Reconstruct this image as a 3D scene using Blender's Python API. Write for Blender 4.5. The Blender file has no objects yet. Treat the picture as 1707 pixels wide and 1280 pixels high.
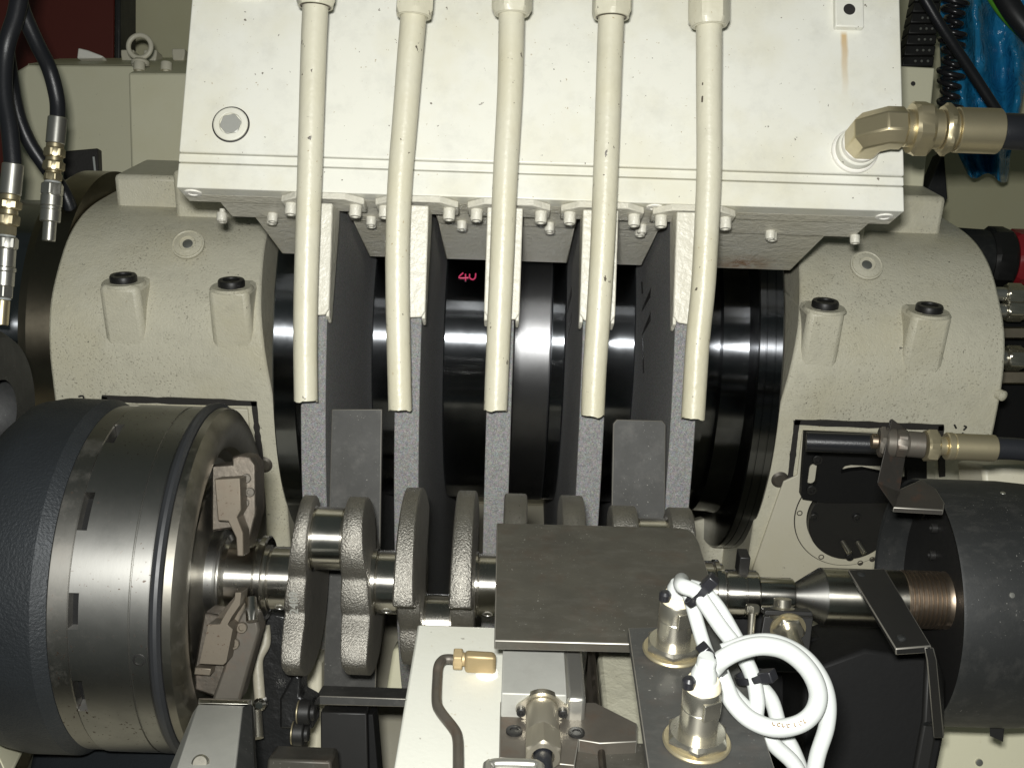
import bpy, bmesh, math, random
from mathutils import Vector, Matrix
random.seed(7)
S = bpy.context.scene
COL = S.collection
V = Vector
rad = math.radians

# ------------------------------------------------------------------ camera
FPX, W0, H0 = 1797.0, 1707.0, 1280.0          # focal length in photo pixels
PITCH, ROLL = rad(21.0), rad(1.9)
CP = V((0, 0, 1.5))
r0, up0 = V((1, 0, 0)), V((0, math.sin(PITCH), math.cos(PITCH)))
fw = V((0, math.cos(PITCH), -math.sin(PITCH)))
CR = math.cos(ROLL) * r0 + math.sin(ROLL) * up0
CU = math.cos(ROLL) * up0 - math.sin(ROLL) * r0
cd = bpy.data.cameras.new('camera'); cam = bpy.data.objects.new('camera', cd); COL.objects.link(cam)
cd.sensor_fit = 'HORIZONTAL'; cd.sensor_width = 36.0; cd.lens = 36.0 * FPX / W0
cd.clip_start = 0.02; cd.clip_end = 50
cam.matrix_world = Matrix(((CR.x, CU.x, -fw.x, CP.x), (CR.y, CU.y, -fw.y, CP.y), (CR.z, CU.z, -fw.z, CP.z), (0, 0, 0, 1)))
S.camera = cam
# ------------------------------------------------------------------ light
wd = bpy.data.worlds.new('World'); S.world = wd; wd.use_nodes = True
bg = wd.node_tree.nodes['Background']; bg.inputs[0].default_value = (0.80, 0.95, 0.88, 1); bg.inputs[1].default_value = 0.056
fl = bpy.data.lights.new('camera_flash', 'AREA'); fl.shape = 'RECTANGLE'; fl.size = 0.034; fl.size_y = 0.02
fl.energy = 12.0; fl.color = (1.0, 1.0, 0.965)
flo = bpy.data.objects.new('camera_flash', fl); COL.objects.link(flo)
fm = cam.matrix_world.copy(); fm.translation = CP + CU * 0.035 - CR * 0.012 - fw * 0.02 + fw * 0.0
flo.matrix_world = fm
S.view_settings.view_transform = 'Standard'; S.view_settings.look = 'None'
S.view_settings.exposure = 0.0; S.view_settings.gamma = 1.0; S.view_settings.use_curve_mapping = False

# ------------------------------------------------------------------ geometry helpers
def ray(x, y): return fw + (x - 853.5) / FPX * CR + (640 - y) / FPX * CU
def PD(x, y, D): return CP + D * ray(x, y)
def PA(x, y, a, v):
    d = ray(x, y); return CP + d * ((v - CP[a]) / d[a])
def PX(x, y, v): return PA(x, y, 0, v)
def PY(x, y, v): return PA(x, y, 1, v)
def PZ(x, y, v): return PA(x, y, 2, v)
def PP(x, y, o, n):
    d = ray(x, y); return CP + d * ((o - CP).dot(n) / d.dot(n))
def frame(o, ex, ey, ez):
    return Matrix(((ex[0], ey[0], ez[0], o[0]), (ex[1], ey[1], ez[1], o[1]), (ex[2], ey[2], ez[2], o[2]), (0, 0, 0, 1)))
def zframe(o, z, hint=None):
    z = V(z).normalized(); h = V(hint) if hint else (V((0, 0, 1)) if abs(z.z) < .9 else V((1, 0, 0)))
    x = h.cross(z).normalized(); y = z.cross(x)
    return frame(o, x, y, z)
def XF(x, axis): return frame(V((x, axis[0], axis[1])), V((0, 1, 0)), V((0, 0, 1)), V((1, 0, 0)))
VX, VY, VZ = V((1, 0, 0)), V((0, 1, 0)), V((0, 0, 1))
def VIEWF(o): return frame(o, r0, fw, up0)            # a frame tilted like the machine front

MATS = {}
def finish(name, me, m, parent=None, bevel=0, sharp=35, segs=2, tag=None):
    for p in me.polygons: p.use_smooth = True
    me.set_sharp_from_angle(angle=rad(sharp))
    if m: me.materials.append(MATS[m])
    o = bpy.data.objects.new(name, me); COL.objects.link(o)
    if bevel:
        b = o.modifiers.new('Bevel', 'BEVEL'); b.width = bevel; b.segments = segs; b.limit_method = 'ANGLE'; b.angle_limit = rad(40); b.harden_normals = False
    if parent is not None: adopt(o, parent)
    return o
def adopt(o, parent):
    o.parent = parent
    if parent.type == 'EMPTY' or parent.parent is not None or parent.location.length > 0:
        o.matrix_parent_inverse = wm(parent).inverted()
def wm(o):
    m = Matrix.LocRotScale(o.location, o.rotation_euler, o.scale)
    if o.parent is not None: m = wm(o.parent) @ o.matrix_parent_inverse @ m
    return m
def from_bm(name, bm, m, parent=None, bevel=0, sharp=35, fix=True):
    if fix: bmesh.ops.recalc_face_normals(bm, faces=bm.faces)
    me = bpy.data.meshes.new(name); bm.to_mesh(me); bm.free()
    return finish(name, me, m, parent, bevel, sharp)
def tag(o, label, cat, group=None):
    o['label'] = label; o['category'] = cat
    if group: o['group'] = group
    return o
def thing(name, label, cat, loc, group=None):
    o = bpy.data.objects.new(name, None); COL.objects.link(o); o.location = loc; o.empty_display_size = .01
    return tag(o, label, cat, group)
def structure(o): o['kind'] = 'structure'; return o

def hexa(name, P8, m, parent=None, bevel=.0008):       # P8: 4 corners of one face, then the 4 opposite
    bm = bmesh.new(); v = [bm.verts.new(p) for p in P8]
    for f in ((0, 1, 2, 3), (7, 6, 5, 4), (0, 4, 5, 1), (1, 5, 6, 2), (2, 6, 7, 3), (3, 7, 4, 0)): bm.faces.new([v[i] for i in f])
    return from_bm(name, bm, m, parent, bevel)
def box(name, M, xr, yr, zr, m, parent=None, bevel=.0008):
    c = [(xr[0], yr[0]), (xr[1], yr[0]), (xr[1], yr[1]), (xr[0], yr[1])]
    return hexa(name, [M @ V((a, b, zr[0])) for a, b in c] + [M @ V((a, b, zr[1])) for a, b in c], m, parent, bevel)
def prism(name, M, poly, z0, z1, m, parent=None, bevel=.0006, scale1=1.0):
    bm = bmesh.new(); n = len(poly)
    cx = sum(p[0] for p in poly) / n; cy = sum(p[1] for p in poly) / n
    a = [bm.verts.new(M @ V((p[0], p[1], z0))) for p in poly]
    b = [bm.verts.new(M @ V((cx + (p[0] - cx) * scale1, cy + (p[1] - cy) * scale1, z1))) for p in poly]
    bm.faces.new(a[::-1]); bm.faces.new(b)
    for i in range(n): bm.faces.new((a[i], a[(i + 1) % n], b[(i + 1) % n], b[i]))
    bmesh.ops.triangulate(bm, faces=[f for f in bm.faces if len(f.verts) > 4], quad_method='BEAUTY', ngon_method='EAR_CLIP') if n > 12 else None
    return from_bm(name, bm, m, parent, bevel)
def pprism(name, pts, D, th, m, parent=None, bevel=.0006):   # outline facing the front at depth D, real thickness th
    o = PD(pts[0][0], pts[0][1], D); M = VIEWF(o)
    MM = frame(o, r0, up0, -fw); inv = MM.inverted()
    poly = []
    for x, y in pts:
        p = PP(x, y, o, fw); q = inv @ p; poly.append((q.x, q.y))
    return prism(name, MM, poly, -th, 0, m, parent, bevel)
def zprism(name, pts, Z, th, m, parent=None, bevel=.0006):   # horizontal plate whose top is at height Z
    poly = [tuple(PZ(x, y, Z)[:2]) for x, y in pts]
    return prism(name, Matrix.Translation((0, 0, Z)), poly, -th, 0, m, parent, bevel)
def lathe(name, M, prof, m, parent=None, n=64, sharp=30, a0=0, a1=360, closed=False):
    bm = bmesh.new(); full = abs(a1 - a0) >= 360
    k = n if full else n + 1; rings = []
    for r, z in prof:
        if r < 1e-6: rings.append([bm.verts.new(M @ V((0, 0, z)))])
        else: rings.append([bm.verts.new(M @ V((r * math.cos(rad(a0) + rad(a1 - a0) * i / n), r * math.sin(rad(a0) + rad(a1 - a0) * i / n), z))) for i in range(k)])
    pr = list(zip(rings, rings[1:])) + ([(rings[-1], rings[0])] if closed else [])
    for A, B in pr:
        for i in range(n):
            j = (i + 1) % k
            if len(A) == 1 and len(B) == 1: continue
            if len(A) == 1: bm.faces.new((A[0], B[j], B[i]))
            elif len(B) == 1: bm.faces.new((A[i], A[j], B[0]))
            else: bm.faces.new((A[i], A[j], B[j], B[i]))
    return from_bm(name, bm, m, parent, 0, sharp)
def hexprof(name, M, rf, z0, z1, m, parent=None, hole=0, rot=0, cham=.12, n=6):   # hex nut: rf = across flats / 2
    R = rf / math.cos(math.pi / n); bm = bmesh.new(); seg = 48; h = z1 - z0; c = cham * rf
    rings = []
    def rr(a): 
        k = 2 * math.pi / n; b = (a - rad(rot)) % k - k / 2
        return rf / math.cos(b)
    for z, lim in ((z0, rf * .97), (z0 + c, 9), (z1 - c, 9), (z1, rf * .97)):
        rings.append([bm.verts.new(M @ V((min(rr(2 * math.pi * i / seg), lim) * math.cos(2 * math.pi * i / seg), min(rr(2 * math.pi * i / seg), lim) * math.sin(2 * math.pi * i / seg), z))) for i in range(seg)])
    for A, B in zip(rings, rings[1:]):
        for i in range(seg): bm.faces.new((A[i], A[(i + 1) % seg], B[(i + 1) % seg], B[i]))
    bm.faces.new(rings[0][::-1])
    if hole:
        hr = [bm.verts.new(M @ V((hole * math.cos(2 * math.pi * i / seg), hole * math.sin(2 * math.pi * i / seg), z1))) for i in range(seg)]
        hb = [bm.verts.new(M @ V((hole * math.cos(2 * math.pi * i / seg), hole * math.sin(2 * math.pi * i / seg), z1 - h * .6))) for i in range(seg)]
        for A, B in ((rings[-1], hr), (hr, hb)):
            for i in range(seg): bm.faces.new((A[i], A[(i + 1) % seg], B[(i + 1) % seg], B[i]))
        bm.faces.new(hb)
    else: bm.faces.new(rings[-1])
    return from_bm(name, bm, m, parent, 0, 18)
def crom(pts, k=6):
    out = []; P = [pts[0]] + list(pts) + [pts[-1]]
    for i in range(1, len(P) - 2):
        a, b, c, d = P[i - 1:i + 3]
        for j in range(k):
            t = j / k; out.append(.5 * ((2 * b) + (c - a) * t + (2 * a - 5 * b + 4 * c - d) * t * t + (3 * b - a - 3 * c + d) * t ** 3))
    out.append(P[-2]); return out
def tubebm(bm, pts, r, n=20, cap=True, jag=0, rnd=None, wob=0):
    rs = r if isinstance(r, (list, tuple)) else None; N = len(pts); prev = None; rings = []; ph0 = (rnd.uniform(0, 6) if rnd else 0)
    for i, p in enumerate(pts):
        d = (pts[min(i + 1, N - 1)] - pts[max(i - 1, 0)]).normalized()
        if prev is None:
            u = d.orthogonal().normalized()
        else: u = (prev - d * prev.dot(d)).normalized()
        prev = u; w = d.cross(u)
        t = i / (N - 1)
        R = r if rs is None else rs[0] + (rs[1] - rs[0]) * t
        ring = []
        for k in range(n):
            a = 2 * math.pi * k / n; q = R * (1 + (wob * rnd.uniform(-1, 1) if wob else 0))
            ring.append(bm.verts.new(p + q * (u * math.cos(a) + w * math.sin(a)) + (d * jag * (math.sin(a * 2 + ph0) + .7 * math.sin(a * 5 + 2 * ph0) + .5 * rnd.uniform(-1, 1)) * (1 if i == N - 1 else 0) if jag else V((0, 0, 0)))))
        rings.append(ring)
    for A, B in zip(rings, rings[1:]):
        for k in range(n): bm.faces.new((A[k], A[(k + 1) % n], B[(k + 1) % n], B[k]))
    if cap: bm.faces.new(rings[0][::-1]); bm.faces.new(rings[-1])
    return rings
def tube(name, pts, r, m, parent=None, n=20, k=6, smooth=True, **kw):
    bm = bmesh.new(); tubebm(bm, crom(pts, k) if smooth else pts, r, n, **kw)
    return from_bm(name, bm, m, parent, 0, 50)
def torus(name, M, R, r, m, parent=None, n=48, k=12, sx=1):
    return lathe(name, M, [(R + r * math.cos(2 * math.pi * i / k), sx * r * math.sin(2 * math.pi * i / k)) for i in range(k)], m, parent, n, 60, closed=True)
# shared-mesh socket-head cap screw: head along +z from z=0
_cap = {}
def capscrew(M, parent, m, r=.0047, h=.0075, name='cap_screw', shank=.004, sock=True):
    key = (m, round(r, 5), round(h, 5), sock)
    if key not in _cap:
        p = [(0, -shank), (r * .55, -shank), (r * .55, 0), (r, 0), (r, h * .85), (r * .88, h)]
        p += [(r * .55, h), (r * .5, h * .45), (0, h * .45)] if sock else [(0, h)]
        o = lathe(name, Matrix(), p, m, None, 24); _cap[key] = o.data
        o.matrix_world = M
    else:
        o = bpy.data.objects.new(name, _cap[key]); COL.objects.link(o)
    o.matrix_world = M
    l, q, s = M.decompose(); o.location = l; o.rotation_euler = q.to_euler(); 
    adopt(o, parent); return o
def fitting(A, B, segs, parent, n=28):      # segs: (name, length share, radius, material, hex?)
    d = (B - A); L = d.length; tot = sum(s[1] for s in segs); z = 0; M = zframe(A, d)
    for s in segs:
        l = s[1] / tot * L
        if s[4]: hexprof(s[0], M, s[2], z, z + l, s[3], parent, rot=random.uniform(0, 60), cham=.14)
        else:
            b = min(.0007, l * .3)
            lathe(s[0], M, [(0, z), (s[2] - b, z), (s[2], z + b), (s[2], z + l - b), (s[2] - b, z + l), (0, z + l)], s[3], parent, n)
        z += l
def stroke(name, P, r, m, parent): return tube(name, P, r, m, parent, n=6, k=4)

# ------------------------------------------------------------------ materials
def newmat(name):
    m = bpy.data.materials.new(name); m.use_nodes = True; MATS[name] = m
    nt = m.node_tree; b = nt.nodes['Principled BSDF']; return m, nt, b
def nd(nt, t, **kw):
    n = nt.nodes.new(t)
    for k, v in kw.items():
        if k.startswith('i_'): n.inputs[k[2:].replace('_', ' ')].default_value = v
        else: setattr(n, k, v)
    return n
def ramp(nt, fac, stops):
    n = nt.nodes.new('ShaderNodeValToRGB'); nt.links.new(fac, n.inputs[0])
    while len(n.color_ramp.elements) < len(stops): n.color_ramp.elements.new(.5)
    for e, (p, c) in zip(n.color_ramp.elements, stops): e.position = p; e.color = (c if isinstance(c, tuple) else (c, c, c)) + (1,)
    return n.outputs[0]
def noise(nt, co, scale, detail=4, rough=.55, dist=0):
    n = nd(nt, 'ShaderNodeTexNoise'); n.inputs['Scale'].default_value = scale; n.inputs['Detail'].default_value = detail
    n.inputs['Roughness'].default_value = rough; n.inputs['Distortion'].default_value = dist
    nt.links.new(co, n.inputs['Vector']); return n.outputs['Fac']
def mixc(nt, fac, a, b, mode='MIX'):
    n = nd(nt, 'ShaderNodeMix', data_type='RGBA', blend_type=mode)
    if isinstance(fac, float): n.inputs[0].default_value = fac
    else: nt.links.new(fac, n.inputs[0])
    for v, i in ((a, 6), (b, 7)):
        if isinstance(v, tuple): n.inputs[i].default_value = v + (1,)
        else: nt.links.new(v, n.inputs[i])
    return n.outputs[2]
def mth(nt, op, a, b=None):
    n = nd(nt, 'ShaderNodeMath', operation=op)
    for v, i in ((a, 0), (b, 1)):
        if v is None: continue
        if isinstance(v, (int, float)): n.inputs[i].default_value = v
        else: nt.links.new(v, n.inputs[i])
    return n.outputs[0]
def coords(nt, sc=None):
    c = nd(nt, 'ShaderNodeTexCoord').outputs['Object']
    if sc:
        mp = nd(nt, 'ShaderNodeMapping'); mp.inputs['Scale'].default_value = sc; nt.links.new(c, mp.inputs[0]); return mp.outputs[0]
    return c
def bump(nt, b, hts):
    prev = None
    for h, s, d in hts:
        n = nd(nt, 'ShaderNodeBump'); n.inputs['Strength'].default_value = s; n.inputs['Distance'].default_value = d
        nt.links.new(h, n.inputs['Height'])
        if prev: nt.links.new(prev, n.inputs['Normal'])
        prev = n.outputs['Normal']
    nt.links.new(prev, b.inputs['Normal'])

def paint(name, col, rough=.42, specks=.0, stain=.25, peel=.25, cast=0., stainc=(.33, .25, .13), speckc=(.08, .06, .04), rustmask=None, grime=.0, chips=0., pits=0.):
    m, nt, b = newmat(name); co = coords(nt); c = col
    f = ramp(nt, noise(nt, co, 9, 5, .6), [(.45, 0.), (.75, 1.)])
    f = mth(nt, 'MULTIPLY', f, stain)
    c = mixc(nt, f, c, tuple(x * y for x, y in zip(col, (.86, .82, .68))))
    if grime:
        g = ramp(nt, noise(nt, co, 38, 6, .7), [(.5, 0.), (.72, 1.)])
        c = mixc(nt, mth(nt, 'MULTIPLY', g, grime), c, tuple(x * .55 for x in col))
    if specks:
        s = ramp(nt, noise(nt, co, 330, 2, .5), [(.725, 0.), (.745, 1.)])
        z = ramp(nt, noise(nt, co, 16, 2), [(.42, 0.), (.62, 1.)])
        c = mixc(nt, mth(nt, 'MULTIPLY', mth(nt, 'MULTIPLY', s, z), specks), c, stainc)
        s = ramp(nt, noise(nt, co, 170, 3, .6), [(.715, 0.), (.73, 1.)])
        c = mixc(nt, mth(nt, 'MULTIPLY', s, specks), c, speckc)
    if pits:
        k = ramp(nt, noise(nt, co, 480, 2, .5), [(.30, 1.), (.40, 0.)]); kz = ramp(nt, noise(nt, co, 20, 3), [(.45, 0.), (.6, 1.)])
        c = mixc(nt, mth(nt, 'MULTIPLY', mth(nt, 'MULTIPLY', k, kz), .7), c, (.17, .15, .11))
    if chips:
        k = ramp(nt, noise(nt, coords(nt, (120, 120, 70)), 1, 3, .6), [(.70, 0.), (.715, 1.)])
        c = mixc(nt, mth(nt, 'MULTIPLY', k, chips), c, (.10, .085, .065))
    if rustmask: c = rustmask(nt, co, c)
    nt.links.new(c, b.inputs['Base Color'])
    b.inputs['Roughness'].default_value = rough; b.inputs['Specular IOR Level'].default_value = .45
    hts = [(noise(nt, co, 260, 3, .5), peel, .0012)]
    if pits: hts.append((ramp(nt, noise(nt, co, 480, 2, .5), [(.36, 0.), (.5, 1.)]), .28, .0007))
    if cast: hts.append((noise(nt, co, 95, 4, .6, .6), cast, .004))
    bump(nt, b, hts); return m
def metal(name, col, rough=.3, rust=0., rustc=(.10, .045, .02), brush=None, mott=.3, cast=0., metallic=1., specks=0., castscale=230, spec=.5, aniso=0., castd=.0010, dust=0.):
    m, nt, b = newmat(name); co = coords(nt)
    f = noise(nt, co, 26, 5, .65)
    c = mixc(nt, mth(nt, 'MULTIPLY', ramp(nt, f, [(.35, 0.), (.7, 1.)]), mott), col, tuple(x * .45 for x in col))
    rr = mth(nt, 'ADD', mth(nt, 'MULTIPLY', f, .25), rough - .12); mt = None
    if rust:
        g = ramp(nt, noise(nt, co, 45, 6, .7), [(.52, 0.), (.68, 1.)]); g = mth(nt, 'MULTIPLY', g, rust)
        c = mixc(nt, g, c, rustc); rr = mth(nt, 'ADD', rr, mth(nt, 'MULTIPLY', g, .35)); mt = g
    if specks:
        g2 = ramp(nt, noise(nt, co, 420, 2, .5), [(.66, 0.), (.70, 1.)])
        z = ramp(nt, noise(nt, co, 22, 3), [(.40, 0.), (.6, 1.)]); g2 = mth(nt, 'MULTIPLY', mth(nt, 'MULTIPLY', g2, z), specks)
        c = mixc(nt, g2, c, (.07, .035, .02)); rr = mth(nt, 'ADD', rr, mth(nt, 'MULTIPLY', g2, .3))
    if dust:
        g3 = ramp(nt, noise(nt, co, 620, 2, .5), [(.70, 0.), (.735, 1.)])
        z3 = ramp(nt, noise(nt, co, 30, 3), [(.45, 0.), (.6, 1.)])
        c = mixc(nt, mth(nt, 'MULTIPLY', mth(nt, 'MULTIPLY', g3, z3), dust), c, (.35, .34, .31))
        g4 = ramp(nt, noise(nt, coords(nt, (60, 140, 40)), 1, 5, .7), [(.5, 0.), (.8, 1.)])
        c = mixc(nt, mth(nt, 'MULTIPLY', g4, dust * .25), c, (.22, .21, .19))
    nt.links.new(c, b.inputs['Base Color']); nt.links.new(rr, b.inputs['Roughness'])
    b.inputs['Metallic'].default_value = metallic; b.inputs['Specular IOR Level'].default_value = spec
    if mt is not None and metallic > .5: nt.links.new(mth(nt, 'SUBTRACT', metallic, mth(nt, 'MULTIPLY', mt, .8)), b.inputs['Metallic'])
    if aniso:
        b.inputs['Anisotropic'].default_value = aniso; b.inputs['Anisotropic Rotation'].default_value = .25
        tn = nd(nt, 'ShaderNodeTangent', direction_type='RADIAL', axis='X'); nt.links.new(tn.outputs[0], b.inputs['Tangent'])
    hts = []
    if brush: hts.append((noise(nt, coords(nt, brush), 1, 3, .6), .06, .0003))
    if cast: hts.append((noise(nt, co, castscale, 4, .6), cast, castd))
    if not hts: hts = [(noise(nt, co, 300, 3), .03, .0006)]
    bump(nt, b, hts); return m

# rust streak under the little block on the panel, and a rust patch under the hood
def seg_mask(nt, co, A, B, wid, soft, nscale=90):
    # distance to a vertical-ish segment, roughened with noise
    sp = nd(nt, 'ShaderNodeSeparateXYZ'); nt.links.new(co, sp.inputs[0])
    wob = mth(nt, 'MULTIPLY', mth(nt, 'SUBTRACT', noise(nt, co, nscale, 4), .5), wid * 2.2)
    dx = mth(nt, 'ABSOLUTE', mth(nt, 'ADD', mth(nt, 'SUBTRACT', sp.outputs[0], (A.x + B.x) / 2), wob))
    fx = nd(nt, 'ShaderNodeMapRange'); nt.links.new(dx, fx.inputs[0]); fx.inputs[1].default_value = wid; fx.inputs[2].default_value = wid * soft; fx.inputs[3].default_value = 1; fx.inputs[4].default_value = 0
    fz = nd(nt, 'ShaderNodeMapRange'); nt.links.new(sp.outputs[2], fz.inputs[0]); fz.inputs[1].default_value = B.z; fz.inputs[2].default_value = A.z; fz.inputs[3].default_value = 0; fz.inputs[4].default_value = 1
    top = nd(nt, 'ShaderNodeMapRange'); nt.links.new(sp.outputs[2], top.inputs[0]); top.inputs[1].default_value = A.z; top.inputs[2].default_value = A.z + .004; top.inputs[3].default_value = 1; top.inputs[4].default_value = 0
    return mth(nt, 'MULTIPLY', mth(nt, 'MULTIPLY', fx.outputs[0], fz.outputs[0]), top.outputs[0])
CREAM = (.66, .625, .50)
def panel_rust(nt, co, c):
    g = seg_mask(nt, co, PD(1408, 60, .94), PD(1413, 165, .93), .0014, 2.6, 60)
    return mixc(nt, mth(nt, 'MULTIPLY', g, .75), c, (.50, .30, .08))
paint('panel_paint', (.735, .73, .66), .40, .85, .75, .05, grime=.22, rustmask=panel_rust)
paint('tube_paint', (.575, .55, .435), .38, 1., .6, .22, cast=.09, grime=.16, chips=1.)
paint('bracket_paint', (.60, .58, .50), .40, .35, .3, .5, cast=.35)
paint('under_paint', (.66, .635, .54), .45, .3, .6, .45, cast=.35, stainc=(.30, .16, .05))
def plate_rust(nt, co, c):
    un = V((0, math.sin(rad(30)), math.cos(rad(30)))); ho = PD(853, 332, .925); p = PP(1238, 440, ho + un * .0065, un)
    vm = nd(nt, 'ShaderNodeVectorMath', operation='DISTANCE'); nt.links.new(co, vm.inputs[0]); vm.inputs[1].default_value = p
    mr = nd(nt, 'ShaderNodeMapRange'); nt.links.new(vm.outputs['Value'], mr.inputs[0]); mr.inputs[1].default_value = .006; mr.inputs[2].default_value = .04; mr.inputs[3].default_value = 1; mr.inputs[4].default_value = 0
    g = ramp(nt, noise(nt, co, 70, 6, .75), [(.36, 0.), (.56, 1.)])
    return mixc(nt, mth(nt, 'MULTIPLY', mth(nt, 'MULTIPLY', g, mr.outputs[0]), .9), c, (.30, .14, .035))
paint('rusty_under_paint', (.66, .635, .54), .45, .4, .6, .45, cast=.35, rustmask=plate_rust)
paint('housing_paint', (.59, .565, .45), .42, .8, .6, .3, cast=.16, grime=.28, pits=1., speckc=(.05, .045, .04))
paint('cream_paint', (.58, .55, .44), .45, .4, .4, .15)
paint('bench_paint', (.55, .55, .49), .40, .5, .3, .10)
paint('cabinet_paint', (.63, .61, .45), .45, .3, .4, .08)
paint('wall_paint', (.56, .54, .36), .7, 0, .2, .05)
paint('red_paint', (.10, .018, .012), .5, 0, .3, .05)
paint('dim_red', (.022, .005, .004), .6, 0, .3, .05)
paint('shaded_body_paint', (.30, .29, .225), .35, .5, .6, .2, cast=.3, grime=.4)  # cream body's shade under the cover plate is put into this colour
paint('shaded_pipe_paint', (.27, .25, .195), .5, .8, .5, .3, grime=.5)  # darker cream for the bent pipe, its shadow painted into the colour
paint('motor_red', (.30, .02, .025), .35, 0, .2, .05)
paint('chip', (.80, .78, .72), .5, .5, .2, .3)
AN = 1.0
metal('spindle_black', (.22, .23, .245), .20, mott=.10, brush=(900, 6, 6), aniso=AN)
metal('spindle_steel', (.52, .52, .53), .44, mott=.25, brush=(1400, 8, 8), aniso=.8)
metal('spindle_dark', (.14, .145, .155), .22, mott=.2, brush=(900, 6, 6), aniso=AN)
metal('steel', (.56, .54, .47), .32, mott=.25, specks=.6, brush=(1100, 30, 30), aniso=.85)
metal('chuck_steel', (.34, .335, .315), .43, mott=.35, specks=1., brush=(300, 120, 120), aniso=.6)
metal('chuck_rim', (.30, .29, .265), .42, mott=.2, rust=.12, rustc=(.09, .05, .03), specks=1., brush=(300, 120, 120), aniso=.5)
metal('rusty_steel', (.17, .15, .125), .46, mott=.4, rust=.45, rustc=(.07, .035, .02), specks=1., cast=.2)
metal('chuck_face', (.30, .285, .245), .40, mott=.4, rust=.12, aniso=.5)
metal('jaw_steel', (.15, .128, .098), .52, metallic=.6, mott=.3, specks=1., rust=.15)
metal('journal', (.60, .58, .53), .24, mott=.12, brush=(1600, 20, 20), aniso=.8)
metal('forged', (.32, .305, .27), .44, mott=.5, cast=.9, castscale=760, rust=.08, castd=.0010, metallic=.95, specks=.4)
metal('dark_cast', (.022, .0255, .029), .50, mott=.5, cast=.7, metallic=.35, castscale=520, castd=.0008)
metal('plate_grey', (.040, .0405, .038), .52, mott=.5, metallic=.1, cast=.2, castd=.0004, dust=.5, rust=.08)
metal('grey_plate', (.040, .0395, .036), .58, mott=.25, cast=.25, metallic=.05, spec=.35, castscale=900, castd=.0003, dust=.8)
metal('dark_plate', (.069, .065, .053), .46, mott=.4, rust=.15, metallic=.35, cast=.10, castd=.0004, dust=.8)
metal('black_oxide', (.020, .0195, .0185), .45, mott=.3, metallic=.3, cast=.1, castd=.0004)
metal('guard_sheet', (.0205, .0218, .0215), .52, mott=.5, metallic=.15, cast=.2, castd=.0005, dust=.45)
metal('black_iron', (.0055, .0055, .0055), .65, mott=.4, metallic=0, cast=.2, spec=.25, castd=.0008)
metal('dark_bracket', (.052, .047, .041), .48, mott=.5, rust=.5, rustc=(.13, .05, .02), metallic=.3, cast=.25, castd=.0006)
metal('worn_bracket', (.115, .103, .085), .46, mott=.5, rust=.35, metallic=.5, cast=.15, castd=.0005)
metal('machined_grey', (.40, .40, .365), .55, mott=.3, metallic=.35, cast=.2, rust=.05, castd=.0004)
metal('zinc_yellow', (.56, .49, .32), .38, mott=.3, metallic=.85, cast=.1, castd=.0004)
metal('zinc_bright', (.60, .59, .54), .32, mott=.3, metallic=.9)
metal('brass', (.50, .39, .22), .58, mott=.25, cast=.15, metallic=.75, castd=.0004)
metal('nickel', (.60, .57, .48), .27, mott=.2, metallic=.95)
metal('nickel_satin', (.50, .46, .37), .40, mott=.25, metallic=.85)
metal('bronze', (.20, .175, .13), .32, mott=.4, brush=(900, 10, 10), aniso=.8)
metal('thread', (.33, .265, .20), .42, mott=.4, rust=.3)
metal('rubber', (.018, .019, .021), .45, mott=.2, metallic=0, cast=.1, castd=.0003)
metal('gasket', (.022, .02, .018), .6, mott=.2, metallic=0, cast=.5)
metal('hose_black', (.014, .015, .018), .36, mott=.2, metallic=0, cast=.3, castscale=700, castd=.0006)
metal('oil_black', (.010, .010, .010), .28, mott=.2, metallic=0, cast=.4, castscale=120, castd=.002)
metal('cable_white', (.41, .425, .41), .42, mott=.05, metallic=0)
metal('potting', (.62, .56, .40), .4, mott=.2, metallic=0)
metal('zip_tie', (.012, .012, .014), .3, mott=.1, metallic=0)
metal('marker', (.012, .012, .012), .6, mott=.1, metallic=0)
metal('marker_pink', (.75, .06, .17), .5, mott=.1, metallic=0)
metal('print_brown', (.22, .14, .06), .6, mott=.1, metallic=0)
metal('floor_dark', (.03, .03, .028), .5, mott=.6, metallic=0, cast=.3)
metal('coil', (.016, .016, .018), .25, mott=.1, metallic=0)
metal('green_cable', (.12, .40, .03), .4, mott=.1, metallic=0)
# abrasive
def abrasive(name, k):
    m, nt, b = newmat(name); co = coords(nt)
    g = noise(nt, co, 1400, 3, .7); g2 = nd(nt, 'ShaderNodeTexVoronoi'); g2.inputs['Scale'].default_value = 620; nt.links.new(co, g2.inputs['Vector'])
    c = ramp(nt, g, [(.30, tuple(k * x for x in (.10, .10, .097))), (.5, tuple(k * x for x in (.27, .265, .25))), (.70, tuple(k * x for x in (.52, .50, .46)))])
    c = mixc(nt, .35, c, g2.outputs['Color'], 'SOFT_LIGHT')
    hs = nd(nt, 'ShaderNodeHueSaturation'); hs.inputs['Saturation'].default_value = .35; nt.links.new(c, hs.inputs['Color'])
    nt.links.new(hs.outputs[0], b.inputs['Base Color']); b.inputs['Roughness'].default_value = .75
    bump(nt, b, [(g, .5, .0009)])
abrasive('abrasive', .66); abrasive('abrasive_flank', .72)
# blue plastic film
m, nt, b = newmat('blue_film'); co = coords(nt)
b.inputs['Base Color'].default_value = (.018, .21, .42, 1); b.inputs['Roughness'].default_value = .18
bump(nt, b, [(noise(nt, co, 22, 4, .6, 1.5), .6, .012)])

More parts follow.
